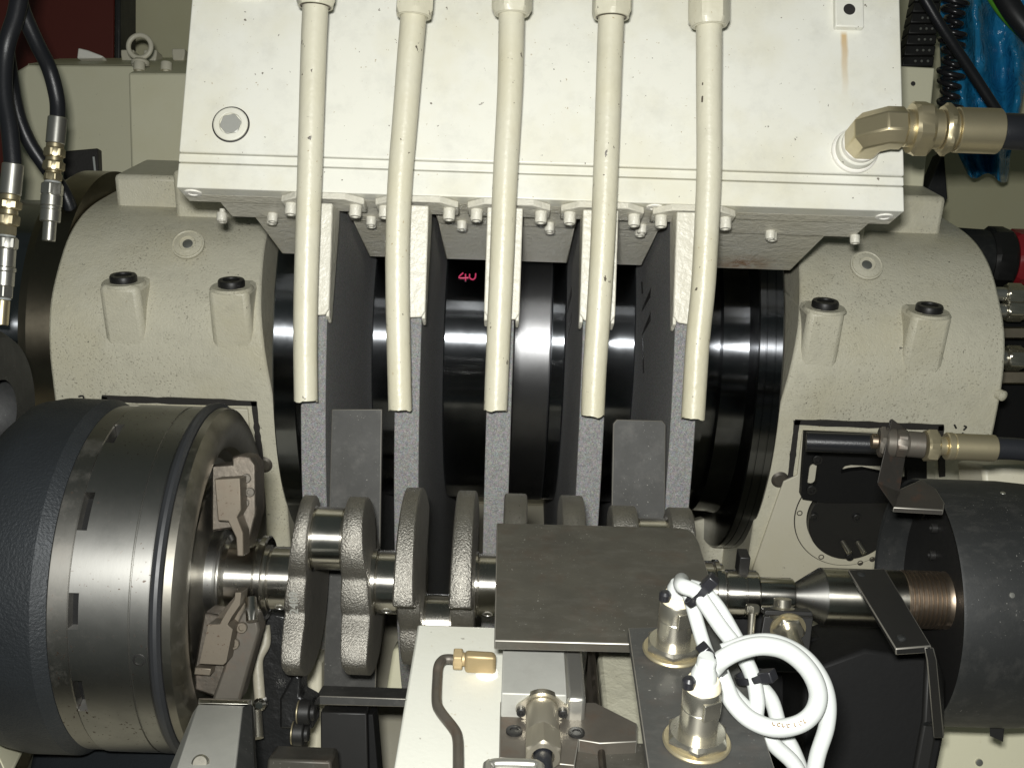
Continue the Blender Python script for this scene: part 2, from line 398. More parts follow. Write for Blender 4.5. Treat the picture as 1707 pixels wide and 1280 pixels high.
# ================================================================== SETTING
WA = PD(853, 570, 1.43); WA = (WA.y, WA.z)              # grinding-wheel axis (Y, Z)
CA = PD(815, 975, .82); CA = (CA.y, CA.z)               # crankshaft axis (Y, Z)
I4 = Matrix()
structure(box('floor', I4, (-4, 4), (-1, 5), (-.05, 0), 'floor_dark', None, 0))
structure(box('back_wall', I4, (-4, 4), (2.12, 2.2), (0, 4), 'wall_paint', None, 0))
structure(box('machine_bed', I4, (-.95, 1.3), (.36, 2.08), (.3, .66), 'cream_paint', None, .01))
structure(box('machine_bed_wall', I4, (-.62, .62), (1.62, 1.72), (.66, .99), 'cream_paint', None, .005))
structure(box('bed_top_tray', I4, (-.6, .6), (.30, .355), (.3, .64), 'floor_dark', None, .004))

# ================================================================== HOOD
q_ = V((0, math.cos(rad(30)), -math.sin(rad(30)))); u_ = V((0, math.sin(rad(30)), math.cos(rad(30))))
HO = PD(853, 332, .925); HO.x = 0
HM = frame(HO, VX, q_, u_); HI = HM.inverted()
def HL(x, y, s=0): 
    p = HI @ PP(x, y, HM @ V((0, s, 0)), q_); return p.x, p.z
def HU(x, y, z=0):      # pixel on the underside plane at local height z -> (x, s)
    p = HI @ PP(x, y, HM @ V((0, 0, z)), u_); return p.x, p.y
WC = [-.172, -.0905, -.0107, .0703, .1497]; WW = .0215
xl = HL(296, 300)[0]; xr = HL(1506, 330)[0]
hood = thing('wheel_guard_hood', 'large cream painted hood with sloping front panel over the grinding wheels', 'guard hood', HO + VX * 0)
zt = HL(853, -75)[1]; zj = HL(853, 279)[1]; zk = HL(853, 291)[1]
box('front_panel', HM, (xl + .001, xr - .001), (-.006, .010), (zj + .002, zt), 'panel_paint', hood, .0012)
box('seam_strip', HM, (xl + .0005, xr - .0005), (-.003, .010), (zk + .0006, zj + .0015), 'panel_paint', hood, .0006)
box('base_plate', HM, (xl, xr), (-.0015, .0165), (0, zk), 'panel_paint', hood, .0010)
for sx in (xl + .004, xr - .010): prism('side_plate', frame(HM @ V((sx, 0, 0)), q_, u_, VX), [(.0105, .0205), (.035, .0205), (.16, .075), (.16, zt - .009), (.0105, zt - .009)], 0, .006, 'cream_paint', hood, .001)
box('top_plate', HM, (xl + .004, xr - .004), (.0105, .16), (zt - .008, zt - .001), 'cream_paint', hood, .001)
# slotted undersides between the wheels
gap = .005
edges = []
lft = None
cuts = [(WC[i] - WW / 2 - gap, WC[i] + WW / 2 + gap) for i in range(5)]
def pieces(a, b):
    out = []; x = a
    for c0, c1 in cuts: out.append((x, c0)); x = c1
    out.append((x, b)); return out
sA, sB, sC, sD = .0165, .0363, .0865, .222
for (x0, x1) in pieces(xl, xr): box('base_plate_bar', HM, (x0, x1), (sA + .0002, sB), (.0003, .02), 'under_paint', hood, .0008)
for (x0, x1) in pieces(-.268, .316): box('clamp_plate', HM, (x0, x1), (sB + .0025, sC), (.0030, .018), 'under_paint', hood, .0012)
pc = pieces(-.249, .292)
for k, (x0, x1) in enumerate(pc): box('deflector_plate', HM, (x0, x1), (sC + .0025, sD), (.0065, .018), 'rusty_under_paint' if k == 5 else 'under_paint', hood, .0015)
DN = frame(V((0, 0, 0)), VX, -q_, -u_)                      # z pointing out of the underside
def dn(x, s, z=0): m = DN.copy(); m.translation = HM @ V((x, s, z)); return m
for px, py in [(370, 363), (381, 377), (455, 364), (462, 380), (619, 370), (624, 384), (770, 377), (773, 394), (916, 380), (915, 396), (1070, 383), (1063, 398), (1284, 393), (1275, 410), (1424, 401)]:
    x, s = HU(px, py - 7, .003); capscrew(dn(x, min(max(s, .0440), .081), .003), hood, 'bracket_paint', .0046, .0075)
for px, py in [(322, 321), (1474, 361), (1092, 344)]:
    x, s = HU(px, py, 0); o = lathe('plug_screw', dn(x, max(s, .0085)), [(0, 0), (.0075, 0), (.0075, .0012), (.0045, .0014), (.004, .0006), (0, .0006)], 'chip', hood, 28)
# socket plug in the panel
def on_panel(x, y, s=-.006): p = HL(x, y, s); return frame(HM @ V((p[0], s, p[1])), VX, u_, -q_)
PM = on_panel(385, 208)
lathe('plug_collar', PM, [(.0162, -.001), (.0162, .0003), (.0155, .0005), (.0149, .0003)], 'gasket', hood, 48)
pl = lathe('socket_plug', PM, [(.0148, -.001), (.0148, .0018), (.0138, .0026), (.0100, .0030), (.0097, .0028), (.0092, .0010), (0, .0010)], 'panel_paint', hood, 48)
hexprof('hex_socket', PM, .0084, .0008, .0022, 'machined_grey', pl, rot=12, cham=.05)
bm_ = on_panel(1412, 25)
bk = box('mounting_block', bm_, (-.0125, .0125), (-.015, .035), (0, .0075), 'panel_paint', hood, .0012)
lathe('threaded_hole', on_panel(1416, 16, -.0137), [(0, .0004), (.0048, .0004), (.0052, 0)], 'gasket', bk, 24)
box('mounting_block', on_panel(410, -22), (-.016, .016), (-.012, .02), (0, .004), 'panel_paint', hood, .0015)

# ================================================================== COOLANT TUBES + BRACKETS
TP = [[(526, 5), (522, 100), (516, 300), (511, 450), (509, 560), (510, 668)],
      [(690, 15), (683, 100), (675, 200), (667, 300), (663, 400), (663, 500), (665, 600), (667, 683)],
      [(853, 15), (850, 150), (842, 300), (836, 450), (831, 560), (826, 683)],
      [(1019, 20), (1016, 100), (1011, 250), (1005, 400), (998, 520), (991, 620), (988, 692)],
      [(1182, 35), (1182, 150), (1182, 280), (1178, 380), (1172, 480), (1163, 570), (1155, 697)]]
NB = [12, 28, 25, 30, 44]
ORD = ['leftmost', 'second from the left', 'middle', 'second from the right', 'rightmost']
BX = [(484, 546), (664, 709), (806, 871), (966, 1030), (1132, 1190)]      # bracket front plates
rnd = random.Random(3)
for i in range(5):
    pts = TP[i]; n = len(pts)
    t = thing('coolant_tube', ['leftmost cream painted coolant tube, sooty near its top nut', 'cream coolant tube second from left, bent sideways at its middle', 'middle one of the five cream coolant tubes, in front of the steel spacer', 'chipped cream coolant tube second from right, grimy metal nut on top', 'rightmost cream coolant tube, dark paint chips along its length'][i], 'coolant tube', PD(pts[-1][0], pts[-1][1], .897), 'five coolant tubes in front of the hood')
    P = [PD(pts[0][0] + (pts[0][0] - pts[1][0]) * .6, -70, .878)]
    for k, (x, y) in enumerate(pts): P.append(PD(x, y, .880 + .016 * (y / 690)))
    bm = bmesh.new(); C = crom(P, 8)
    tubebm(bm, C, (.0108, .0098), 28, jag=.0008, rnd=rnd, wob=.004, cap=False)
    # inner wall so the open end reads as a pipe
    tubebm(bm, C[-8:], (.0086, .0082), 28, cap=False)
    ob = from_bm('tube', bm, 'tube_paint', t, 0, 60, fix=True)
    b0 = PD(pts[0][0], NB[i], .880); d = (P[0] - P[2]).normalized()
    hexprof('nut', zframe(b0, d), .0150 if i > 2 else .0146, 0, .055, 'tube_paint', t, rot=random.uniform(0, 60), cham=.3)
    torus('nut_lip', zframe(b0 + d * .0005, d), .0118, .0011, 'rusty_steel' if i in (0, 3) else 'tube_paint', t)
    # bracket
    x0, x1 = BX[i]; xc = WC[i]; hw = .0150
    fpl = PD((x0 + x1) / 2, 440, .912)
    br = thing('nozzle_bracket', 'cream angle bracket straddling the wheel behind the ' + ['leftmost tube', 'tube second from left', 'middle tube', 'tube second from right', 'rightmost tube'][i], 'bracket', V((xc, fpl.y, fpl.z)), 'brackets behind the coolant tubes')
    BM = frame(V((xc, fpl.y, fpl.z)), VX, fw, up0); bi = BM.inverted()
    top = (bi @ PD((x0 + x1) / 2, 338 + i * 4, .912)).z; bot = (bi @ PD((x0 + x1) / 2, 524 + i * 4, .912)).z
    prism('front_plate', frame(BM.translation, VX, up0, -fw), [(-hw, top), (-hw, bot + .006), (-hw + .004, bot + .0005), (0, bot - .001), (hw - .003, bot), (hw, bot + .005), (hw, top)], -.0035, 0, 'bracket_paint', br, .001)
    for sgn in (-1, 1):
        xa = sgn * (hw - .0016)
        prism('side_plate', frame(BM @ V((xa - .0015, 0, 0)), fw, up0, VX), [(.004, top), (.004, bot - .001), (.018, bot - .006), (.032, bot + .05), (.040, top - .012), (.040, top)], 0, .003, 'bracket_paint', br, .0008)
    fx, fs = HU((x0 + x1) / 2, 350 + i * 4, -.004)
    F = frame(HM @ V((xc + .003, 0, 0)), VX, q_, u_)
    prism('flange', F, [(-.036, .030), (-.036, .008), (-.021, -.004), (.021, -.004), (.036, .008), (.036, .030)], -.0065, -.0005, 'bracket_paint', br, .001)
    for sx in (-.028, .028):
        m = DN.copy(); m.translation = F @ V((sx, .014, -.0065)); capscrew(m, br, 'bracket_paint', .0053, .0095)

# ================================================================== GRINDING WHEELS + SPINDLE
WR = .5
for i, x in enumerate(WC):
    w = lathe('grinding_wheel', XF(x, WA), [(.20, -WW / 2), (WR - .0006, -WW / 2), (WR, -WW / 2 + .0006), (WR, WW / 2 - .0006), (WR - .0006, WW / 2), (.20, WW / 2)], 'abrasive', None, 220, 30, closed=True)
    w.data.materials.append(MATS['abrasive_flank'])
    for pl_ in w.data.polygons:
        if abs(pl_.normal.x) > .9: pl_.material_index = 1
    tag(w, 'thin grey abrasive grinding wheel ' + ['farthest left, beside the left bearing housing', 'second from left, right of the left grey blade', 'in the middle, behind the middle coolant tube', 'second from right, left of the right grey blade', 'farthest right, beside the black grooved flange'][i], 'grinding wheel', 'five grinding wheels on one spindle')
sp = thing('wheel_spindle', 'dark polished spindle drum with spacers and flanges carrying the grinding wheels', 'spindle', V((0, WA[0], WA[1])))
def spacer(x0, x1, R, m, nm='spacer', ch=.0015):
    return lathe(nm, XF(0, WA), [(R - ch - .05, x0), (R - ch, x0), (R, x0 + ch), (R, x1 - ch), (R - ch, x1), (R - ch - .05, x1)], m, sp, 160)
RD = .206; e = WW / 2 + .0004
lathe('flange', XF(0, WA), [(.15, -.262), (.2585, -.262), (.26, -.2605), (.26, -.238), (.2585, -.2365), (.215, -.2365), (.215, -.205), (.206, -.203), (.206, WC[0] - e), (.15, WC[0] - e)], 'spindle_black', sp, 180)
spacer(WC[0] + e, WC[1] - e, RD, 'spindle_black')
dr = spacer(WC[1] + e, WC[2] - e, RD, 'spindle_black')
spacer(WC[2] + e, .0425, RD + .0006, 'spindle_steel')
spacer(.0428, WC[3] - e, RD, 'spindle_black')
spacer(WC[3] + e, WC[4] - e, RD, 'spindle_black')
lathe('flange', XF(0, WA), [(.15, WC[4] + e), (.204, WC[4] + e), (.204, .188), (.2075, .190), (.2125, .196), (.2125, .203), (.209, .2045), (.209, .2215), (.200, .2225), (.200, .236), (.214, .237), (.214, .2575), (.216, .266), (.2585, .2665), (.26, .268), (.26, .274), (.2592, .2744), (.2592, .2754), (.26, .2758), (.26, .284), (.2594, .2844), (.2594, .2852), (.26, .2856), (.26, .2925), (.2585, .294), (.15, .294)], 'spindle_dark', sp, 200)
# pink hand-written mark on the spacer
def ondrum(x, y, R=RD + .0012):
    d = ray(x, y); o = CP; a = d.y ** 2 + d.z ** 2; bq = 2 * ((o.y - WA[0]) * d.y + (o.z - WA[1]) * d.z); cq = (o.y - WA[0]) ** 2 + (o.z - WA[1]) ** 2 - R * R
    t = (-bq - math.sqrt(max(bq * bq - 4 * a * cq, 0))) / (2 * a); return o + d * t
for st in ([(772, 455), (765, 463), (781, 463)], [(776, 457), (776, 468)], [(783, 457), (783, 463), (788, 466), (792, 463), (793, 456)]):
    stroke('pink_mark', [ondrum(*p) for p in st], .0009, 'marker_pink', dr)
# thin dark patches laid on the flank of the right-hand wheels
def flank_patch(wi, pts, wobj):
    X = WC[wi] - WW / 2 - .0001; P = [PX(x, y, X) for x, y in pts]
    prism('dark_patch', frame(V((X, 0, 0)), V((0, 1, 0)), VZ, V((-1, 0, 0))), [(p.y, p.z) for p in P], -.001, .0003, 'gasket', wobj, 0)
WO = [o for o in COL.objects if o.name.startswith('grinding_wheel')]
for pts in ([(1071, 514), (1086, 478), (1085, 494), (1070, 520)], [(1071, 554), (1086, 518), (1085, 534), (1070, 560)], [(1069, 470), (1071, 470), (1072, 490), (1070, 490)], [(1071, 562), (1073, 562), (1074, 622), (1072, 622)]): flank_patch(4, pts, WO[4])
for pts in ([(946, 510), (953, 478), (953, 492), (946, 522)], [(946, 552), (953, 520), (953, 534), (946, 564)]): flank_patch(3, pts, WO[3])
# ================================================================== BEARING HOUSINGS
def arc_profile(zlow):
    R = .2225
    c = crom([V((y, z, 0)) for y, z in ((-.2225, -.06), (-.2225, 0), (-.2195, .05), (-.2055, .092), (-.181, .1215), (-.141, .153), (-.10, .170), (-.055, .1775), (0, .179), (.06, .179))], 4)
    pr = [(-R, zlow)] + [(p.x, p.y) for p in c] + [(.20, .176), (.215, .16), (.215, zlow)]
    return pr
def housing(nm, label, Xo, Xi_top, Xi_bot, ztop, zbot, zlow):
    t = thing(nm, label, 'bearing housing', V(((Xo + Xi_bot) / 2, WA[0], WA[1] + zlow)), 'pair of bearing housings')
    P = arc_profile(zlow); bm = bmesh.new(); sgn = 1 if Xi_bot > Xo else -1
    A = [bm.verts.new((Xo, WA[0] + y, WA[1] + z)) for y, z in P]
    def xi(z): 
        k = (z - zbot) / (ztop - zbot); k = max(-.6, min(1.2, k)); return Xi_bot + (Xi_top - Xi_bot) * k
    mid = [bm.verts.new((Xi_top - sgn * .022, WA[0] + y, WA[1] + z)) for y, z in P]
    mid2 = [bm.verts.new((Xi_top - sgn * .0195, WA[0] + y * 1.004, WA[1] + z * .996)) for y, z in P]
    B = [bm.verts.new((xi(WA[1] + z), WA[0] + y * 1.004, WA[1] + z * .996)) for y, z in P]
    n = len(P)
    for L1, L2 in ((A, mid), (mid, mid2), (mid2, B)):
        for i in range(n): bm.faces.new((L1[i], L1[(i + 1) % n], L2[(i + 1) % n], L2[i]))
    bm.faces.new(A); bm.faces.new(B[::-1])
    return t, from_bm('casting', bm, 'housing_paint', t, .003, 30)
hl, hlc = housing('bearing_housing', 'left cream cast bearing housing with two black bolt heads on bosses', -.52, -.292, -.268, 1.20, 1.02, -.36)
hr, hrc = housing('bearing_housing', 'right cream cast bearing housing with two black bolt heads on bosses', .55, .3265, .301, 1.19, 1.035, -.36)
def boss(h, xa, xb, ya_px, top_px, low_px, cap_px):
    # boss: stands vertically out of the cylindrical wall; front plane a little ahead of the wall
    Yf = WA[0] - .2262
    pt = PY((xa + xb) / 2, top_px, Yf); x0 = PY(xa, top_px, Yf).x; x1 = PY(xb, top_px, Yf).x; z1 = pt.z; z0 = PY((xa + xb) / 2, low_px, Yf).z
    yb = WA[0] - .10
    o = hexa('boss', [V((x0, Yf + .002, z1)), V((x1, Yf + .002, z1)), V((x1 + .001, WA[0] - .2165, z0)), V((x0 - .001, WA[0] - .2165, z0)),
                  V((x0 - .002, yb, z1 - .004)), V((x1 + .002, yb, z1 - .004)), V((x1 + .004, yb, z0)), V((x0 - .004, yb, z0))], 'housing_paint', h, .0065)
    c = PZ(cap_px[0], cap_px[1], z1)
    c.y = max(c.y, Yf + .018); 
    cp = lathe('bolt_head', Matrix.Translation((c.x, c.y, z1 - .001)), [(0, 0), (.0142, 0), (.0147, .0008), (.0147, .0062), (.0138, .0078), (.0095, .0078), (.0088, .0062), (.0060, .0058), (0, .0058)], 'black_oxide', h, 40)
    lathe('bolt_seat', Matrix.Translation((c.x, c.y, z1 - .0035)), [(0, .003), (.022, .003), (.024, 0)], 'housing_paint', h, 40)
boss(hl, 161, 228, 0, 478, 600, (206, 468))
boss(hl, 344, 412, 0, 484, 610, (386, 476))
boss(hr, 1350, 1412, 0, 520, 640, (1375, 511))
boss(hr, 1524, 1592, 0, 526, 650, (1551, 520))
def oncyl(x, y, R=.2225): return ondrum(x, y, R)
def radial_frame(p):
    n = V((0, p.y - WA[0], p.z - WA[1])).normalized(); return frame(p, VX, n.cross(VX) * -1, n)
for h, (px, py) in ((hl, (313, 407)), (hr, (1445, 442))):
    p = oncyl(px, py); M = zframe(p, V((0, p.y - WA[0], p.z - WA[1])))
    o = lathe('filler_plug', M, [(.0185, -.002), (.0185, .0006), (.0172, .0012), (.0160, .0003), (.0158, .0008), (.0095, .0022), (.0088, .0008), (0, .0006)], 'housing_paint', h, 40)
    lathe('plug_socket', M, [(0, .0011), (.005, .0011), (.0062, .0006)], 'zinc_bright', o, 24)
pprism('inner_cheek', [(400, 720), (470, 760), (505, 905), (400, 905)], 1.46, .03, 'housing_paint', hl, .003)
pprism('inner_cheek', [(1262, 740), (1330, 740), (1330, 960), (1150, 960), (1150, 870), (1235, 850)], 1.46, .03, 'housing_paint', hr, .003)
# ribs and lugs on top of the housings
def rib(h, pts_front, X0, X1, y0, y1, z0, z1, nm='top_lug', bv=.006): box(nm, I4, (X0, X1), (WA[0] + y0, WA[0] + y1), (WA[1] + z0, WA[1] + z1), 'housing_paint', h, bv)
rib(hl, None, -.49, -.41, -.055, .06, .165, .215)
rib(hl, None, -.409, -.30, -.085, .14, .150, .228, 'top_rib')
rib(hr, None, .415, .515, -.06, .06, .160, .222)
rib(hr, None, .35, .414, -.09, .14, .150, .250, 'top_rib')
# cover outline on the lower front of each housing: dark groove with a raised plate inside
Yw = WA[0] - .2225 * 1.004
def wallpt(x, y, d=0): return PY(x, y, Yw - d)
def gasket(h, pts, w=.0038):
    P = [wallpt(x, y, -.0005) for x, y in pts]
    bm = bmesh.new()
    for a, c in zip(P, P[1:]):
        d = (c - a).normalized(); nrm = V((0, -1, 0)); s = d.cross(nrm).normalized() * w; a2 = a - d * w * .7; c2 = c + d * w * .7; k = 14; prev = None
        for j in range(k + 1):
            p = a2.lerp(c2, j / k); u = rnd.uniform(.75, 1.15)
            cur = [bm.verts.new(p + s * u), bm.verts.new(p + s * u * .9 + nrm * .0022), bm.verts.new(p - s * u * .9 + nrm * .0022), bm.verts.new(p - s * u)]
            if prev: 
                for q in range(3): bm.faces.new((prev[q], prev[q + 1], cur[q + 1], cur[q]))
            prev = cur
    return from_bm('gasket', bm, 'gasket', h, 0, 40)
gasket(hl, [(174, 830), (175, 664), (424, 672), (434, 765)])
gasket(hr, [(1317, 795), (1328, 703), (1568, 712), (1570, 790)])
def cover(h, poly): 
    pts = [wallpt(x, y) for x, y in poly]
    return prism('cover_plate', frame(V((0, Yw, 0)), VX, VZ, V((0, -1, 0))), [(p.x, p.z) for p in pts], -.001, .004, 'cream_paint', h, .001)
cover(hl, [(180, 672), (414, 680), (424, 800), (452, 960), (180, 960)])
cv = cover(hr, [(1337, 716), (1555, 722), (1560, 1010), (1240, 985), (1305, 800), (1328, 790)])
for h, (px, py) in ((hl, (441, 772)), (hr, (1299, 797))):
    lathe('seal_lump', zframe(wallpt(px, py, -.004), V((0, -1, 0))), [(.011, 0), (.0102, .004), (.007, .0062), (0, .0066)], 'worn_bracket', h, 22)
def marks(h, sts):
    for st in sts: stroke('marker_scribble', [wallpt(x, y, .0002) for x, y in st], .0011, 'marker', h)
marks(hl, [[(113, 670), (120, 678), (131, 672)], [(118, 668), (124, 676)], [(122, 668), (129, 676), (136, 675)], [(131, 661), (138, 660), (139, 665), (132, 665)]])
marks(hr, [[(1591, 708), (1594, 714)], [(1607, 710), (1611, 712), (1606, 717)], [(1604, 722), (1609, 725), (1606, 729)]])
lathe('grease_nipple', zframe(wallpt(1668, 658), V((.4, -1, 0))), [(.006, -.004), (.006, .004), (.003, .006), (0, .007)], 'housing_paint', hr, 16)
# shaft ends outside the housings
se = thing('spindle_end_drum', 'dark polished steel drum end left of the left bearing housing', 'drum', V((-.6, WA[0], WA[1])))
lathe('drum_rim', XF(0, WA), [(.10, -.5205), (.205, -.5205), (.205, -.555), (.198, -.567), (.16, -.575)], 'bronze', se, 140)
lathe('drum_body', XF(0, WA), [(.16, -.575), (.165, -.60), (.165, -.95), (.05, -.95)], 'spindle_black', se, 140)
# ================================================================== REST BLADES
def blade(label, pts, D, nm='rest_blade', m='grey_plate', th=.012, cat='blade', grp=None): return tag(pprism(nm, pts, D, th, m, None, .0012), label, cat, grp)
b1 = blade('tall grey steel blade left of the second wheel, standing behind the crankshaft', [(553, 682), (637, 682), (634, 900), (626, 1160), (538, 1160), (549, 830)], .915, th=.006, grp='grey rest blades between the wheels')
b2 = blade('short grey steel blade with rounded corners behind the dark cover plate', [(1028, 699), (1104, 701), (1110, 708), (1108, 930), (1018, 930), (1022, 706)], .915, th=.006, grp='grey rest blades between the wheels')
lb = thing('lower_support', 'dark grey post under a horizontal bar below the left blade', 'support post', PD(575, 1290, .86))
pprism('crossbar', [(527, 1159), (740, 1166), (740, 1180), (527, 1174)], .872, .03, 'grey_plate', lb, .001)
pprism('post', [(534, 1186), (611, 1188), (616, 1400), (536, 1400)], .895, .02, 'black_oxide', lb, .0012)
pprism('post_web', [(613, 1190), (622, 1190), (640, 1400), (618, 1400)], .90, .03, 'black_iron', lb, .001)

# ================================================================== CRANKSHAFT
ck = thing('crankshaft', 'forged four-throw crankshaft with bright ground journals held between chuck and tailstock', 'crankshaft', V((0, CA[0], CA[1])))
CX = XF(0, CA)
def journal(nm, x0, x1, r, m='journal', off=(0, 0), par=None, fil=.0012):
    M = XF(0, (CA[0] + off[0], CA[1] + off[1]))
    return lathe(nm, M, [(0, x0 - .003), (r + fil, x0 - .003), (r + fil, x0 + .0003), (r - .0006, x0 + fil * 1.1), (r, x0 + fil * 1.8), (r, x1 - fil * 1.8), (r - .0006, x1 - fil * 1.1), (r + fil, x1 - .0003), (r + fil, x1 + .003), (0, x1 + .003)], m, par or ck, 72)
pu = rad(94)                         # throw direction in the Y-Z plane (up and away from the camera)
def dirv(a): return (math.cos(a), math.sin(a))
TH = .0375; PINR = .0232; MJR = .0238
def web(x0, x1, up, cw=.073, t0=0, t1=0, d0=0, d1=0, tr=6, name='web', wob=0, cwspan=69):
    a0 = pu if up else pu + math.pi; pts = []
    N = 144
    for k in range(N):
        a = 2 * math.pi * k / N - math.pi; d = abs(a)
        rp = .0315; s = TH * math.sin(d); pin = (TH * math.cos(d) + math.sqrt(max(rp * rp - s * s, 0))) if d < rad(56) and rp > s else 0
        waist = .0355
        lim = rad(180 - cwspan); cwr = 0
        if d > lim - rad(tr):
            q = min(1, (d - lim + rad(tr)) / rad(tr)); q = q * q * (3 - 2 * q); cwr = .0345 + (cw - .0345) * q
        r = max(pin, waist, cwr); pts.append((r * math.cos(a + a0), r * math.sin(a + a0)))
    for _ in range(1): pts = [((pts[i - 1][0] + 2 * p[0] + pts[(i + 1) % N][0]) / 4, (pts[i - 1][1] + 2 * p[1] + pts[(i + 1) % N][1]) / 4) for i, p in enumerate(pts)]
    bm = bmesh.new(); c = dirv(a0)
    def X(p, base, tilt):       # the web leans: tilt = (pin end, counterweight end)
        al = (p[0] * c[0] + p[1] * c[1]) / .07; return base + tilt[0] * max(0, al) + tilt[1] * max(0, -al)
    t0 = (t0, d0); t1 = (t1, d1)
    rg = []
    L = x1 - x0; ch = min(.0013, L * .12)
    for (xx, sc, ti) in ((x0, .962, t0), (x0 + ch * .35, .986, t0), (x0 + ch, 1., t0), (x1 - ch, 1., t1), (x1 - ch * .35, .986, t1), (x1, .962, t1)):
        rg.append([bm.verts.new((X(p, xx, ti), CA[0] + p[0] * sc, CA[1] + p[1] * sc)) for p in pts])
    for A, B in zip(rg, rg[1:]):
        for i in range(N): bm.faces.new((A[i], A[(i + 1) % N], B[(i + 1) % N], B[i]))
    for R, x, t in ((rg[0], x0, t0), (rg[-1], x1, t1)):
        cv_ = bm.verts.new((x, CA[0], CA[1]))
        for i in range(N): bm.faces.new((R[i], R[(i + 1) % N], cv_))
    return from_bm(name, bm, 'forged', ck, 0, 50)
pitch = .0815; m1 = -.179
on = dirv(pu)
offU = (TH * on[0], TH * on[1]); offD = (-offU[0], -offU[1])
mains = [(-.179 + .001, -.158), (-.0975, -.079), (-.0215, -.0035), (.0575, .0755), (.137, .158)]
for k, (a, c) in enumerate(mains):
    j = journal('main_journal', a, c, MJR)
    # oil hole facing front and down
    an = rad(213); M = zframe(V(((a + c) / 2, CA[0] + MJR * math.cos(an), CA[1] + MJR * math.sin(an))), V((0, math.cos(an), math.sin(an))))
    lathe('oil_hole', M, [(.0042, -.002), (.0040, .0001), (.0028, .0003), (.0022, -.0008), (0, -.001)], 'zinc_bright', j, 20)
w1 = web(-.1615, -.1460, True, .071, .009, .0035, .003, .001, tr=20, cwspan=62)
journal('crank_pin', -.1435, -.1195, PINR, off=offU)
web(-.1200, -.0985, True, .069, .001, -.006, .007, .0015, tr=20, cwspan=62)
web(-.0785, -.0615, False, .072, .002, .000, .0005, -.0035)
journal('crank_pin', -.0615, -.0395, PINR, off=offD)
web(-.0395, -.0220, False, .071, .001, -.001, .001, -.002)
web(-.0030, .0145, False, .070)
journal('crank_pin', .0145, .0395, PINR, off=offD)
web(.0395, .0570, False, .070)
web(.0760, .0955, True, .070)
journal('crank_pin', .0955, .1190, PINR, off=offU)
web(.1190, .1365, True, .070)
# cast number on the rim of the first web
def cast_text(body, size, M, m, parent, nm):
    cu = bpy.data.curves.new('t', 'FONT'); cu.body = body; cu.size = size; cu.extrude = .0009; cu.align_x = 'CENTER'; cu.align_y = 'CENTER'; cu.space_character = 1.05
    o = bpy.data.objects.new('t', cu); COL.objects.link(o); bpy.context.view_layer.update()
    me = bpy.data.meshes.new_from_object(o.evaluated_get(bpy.context.evaluated_depsgraph_get())); bpy.data.objects.remove(o)
    me.transform(M); return finish(nm, me, m, parent)
an = rad(181); rr_ = .0357
nrm = V((0, math.cos(an), math.sin(an))); tp = V((-.1535, CA[0], CA[1])) + nrm * rr_
tdir = V((0, -nrm.z, nrm.y)) ; tdir = tdir if tdir.z > 0 else -tdir
cast_text('12409', .0092, frame(tp, tdir, nrm.cross(tdir), nrm), 'machined_grey', w1, 'cast_number')
# flange end and nose
lathe('flange_end', CX, [(0, .158), (.0215, .158), (.0222, .159), (.0222, .164), (.0175, .1655), (.0170, .1665), (.0178, .168), (.0178, .1795), (.0172, .180), (.0172, .181), (.0178, .1815), (.0178, .190), (.0165, .1915), (0, .1915)], 'journal', ck, 64)
lathe('nose', CX, [(0, .19), (.0130, .19), (.0130, .2165), (.0120, .2185), (.006, .2190), (0, .2190)], 'journal', ck, 64)
box('drive_key', frame(V((.180, CA[0] + .006, CA[1] + .017)), VX, VY, VZ), (-.004, .004), (-.004, .01), (-.004, .013), 'black_oxide', ck, .0008)

# ================================================================== CHUCK
ch = thing('workhead_chuck', 'big round steel chuck with rust-specked rim and jaws gripping the crankshaft end', 'chuck', V((-.3, CA[0], CA[1] - .13)))
lathe('cast_ring', CX, [(.05, -.395), (.090, -.395), (.095, -.372), (.118, -.362), (.1285, -.350), (.1315, -.335), (.1315, -.3035), (.1285, -.2985), (.1265, -.2950), (.10, -.2945)], 'dark_cast', ch, 140)
lathe('back_ring', CX, [(.10, -.2948), (.1262, -.2948), (.1270, -.2940), (.1270, -.2815), (.1262, -.2808), (.10, -.2808)], 'chuck_rim', ch, 140)
lathe('core', CX, [(.10, -.2815), (.1185, -.2815), (.1185, -.268), (.10, -.268)], 'black_iron', ch, 90)
# main ring with real drive notches cut into its left edge
bm = bmesh.new(); N = 240; xs = [-.2806, -.2800, -.2735, -.2418, -.2413, -.2409]; rsx = [.1272, .1280, .1280, .1280, .1272, .1272]
notch = []
for px, py in ((131, 850), (119, 1017), (141, 1162), (185, 720)):
    d = ray(px, py); a = d.y ** 2 + d.z ** 2; bq = 2 * ((CP.y - CA[0]) * d.y + (CP.z - CA[1]) * d.z); cq = (CP.y - CA[0]) ** 2 + (CP.z - CA[1]) ** 2 - .128 ** 2
    t = (-bq - math.sqrt(max(0, bq * bq - 4 * a * cq))) / (2 * a); p = CP + d * t; notch.append(math.atan2(p.z - CA[1], p.y - CA[0]) % (2 * math.pi))
G = [[bm.verts.new((x, CA[0] + r * math.cos(2 * math.pi * i / N), CA[1] + r * math.sin(2 * math.pi * i / N))) for i in range(N)] for x, r in zip(xs, rsx)]
inn = [[bm.verts.new((x, CA[0] + .118 * math.cos(2 * math.pi * i / N), CA[1] + .118 * math.sin(2 * math.pi * i / N))) for i in range(N)] for x in (xs[0], xs[2])]
def isn(i): 
    a = 2 * math.pi * (i + .5) / N
    return any(abs((a - q + math.pi) % (2 * math.pi) - math.pi) < .095 for q in notch)
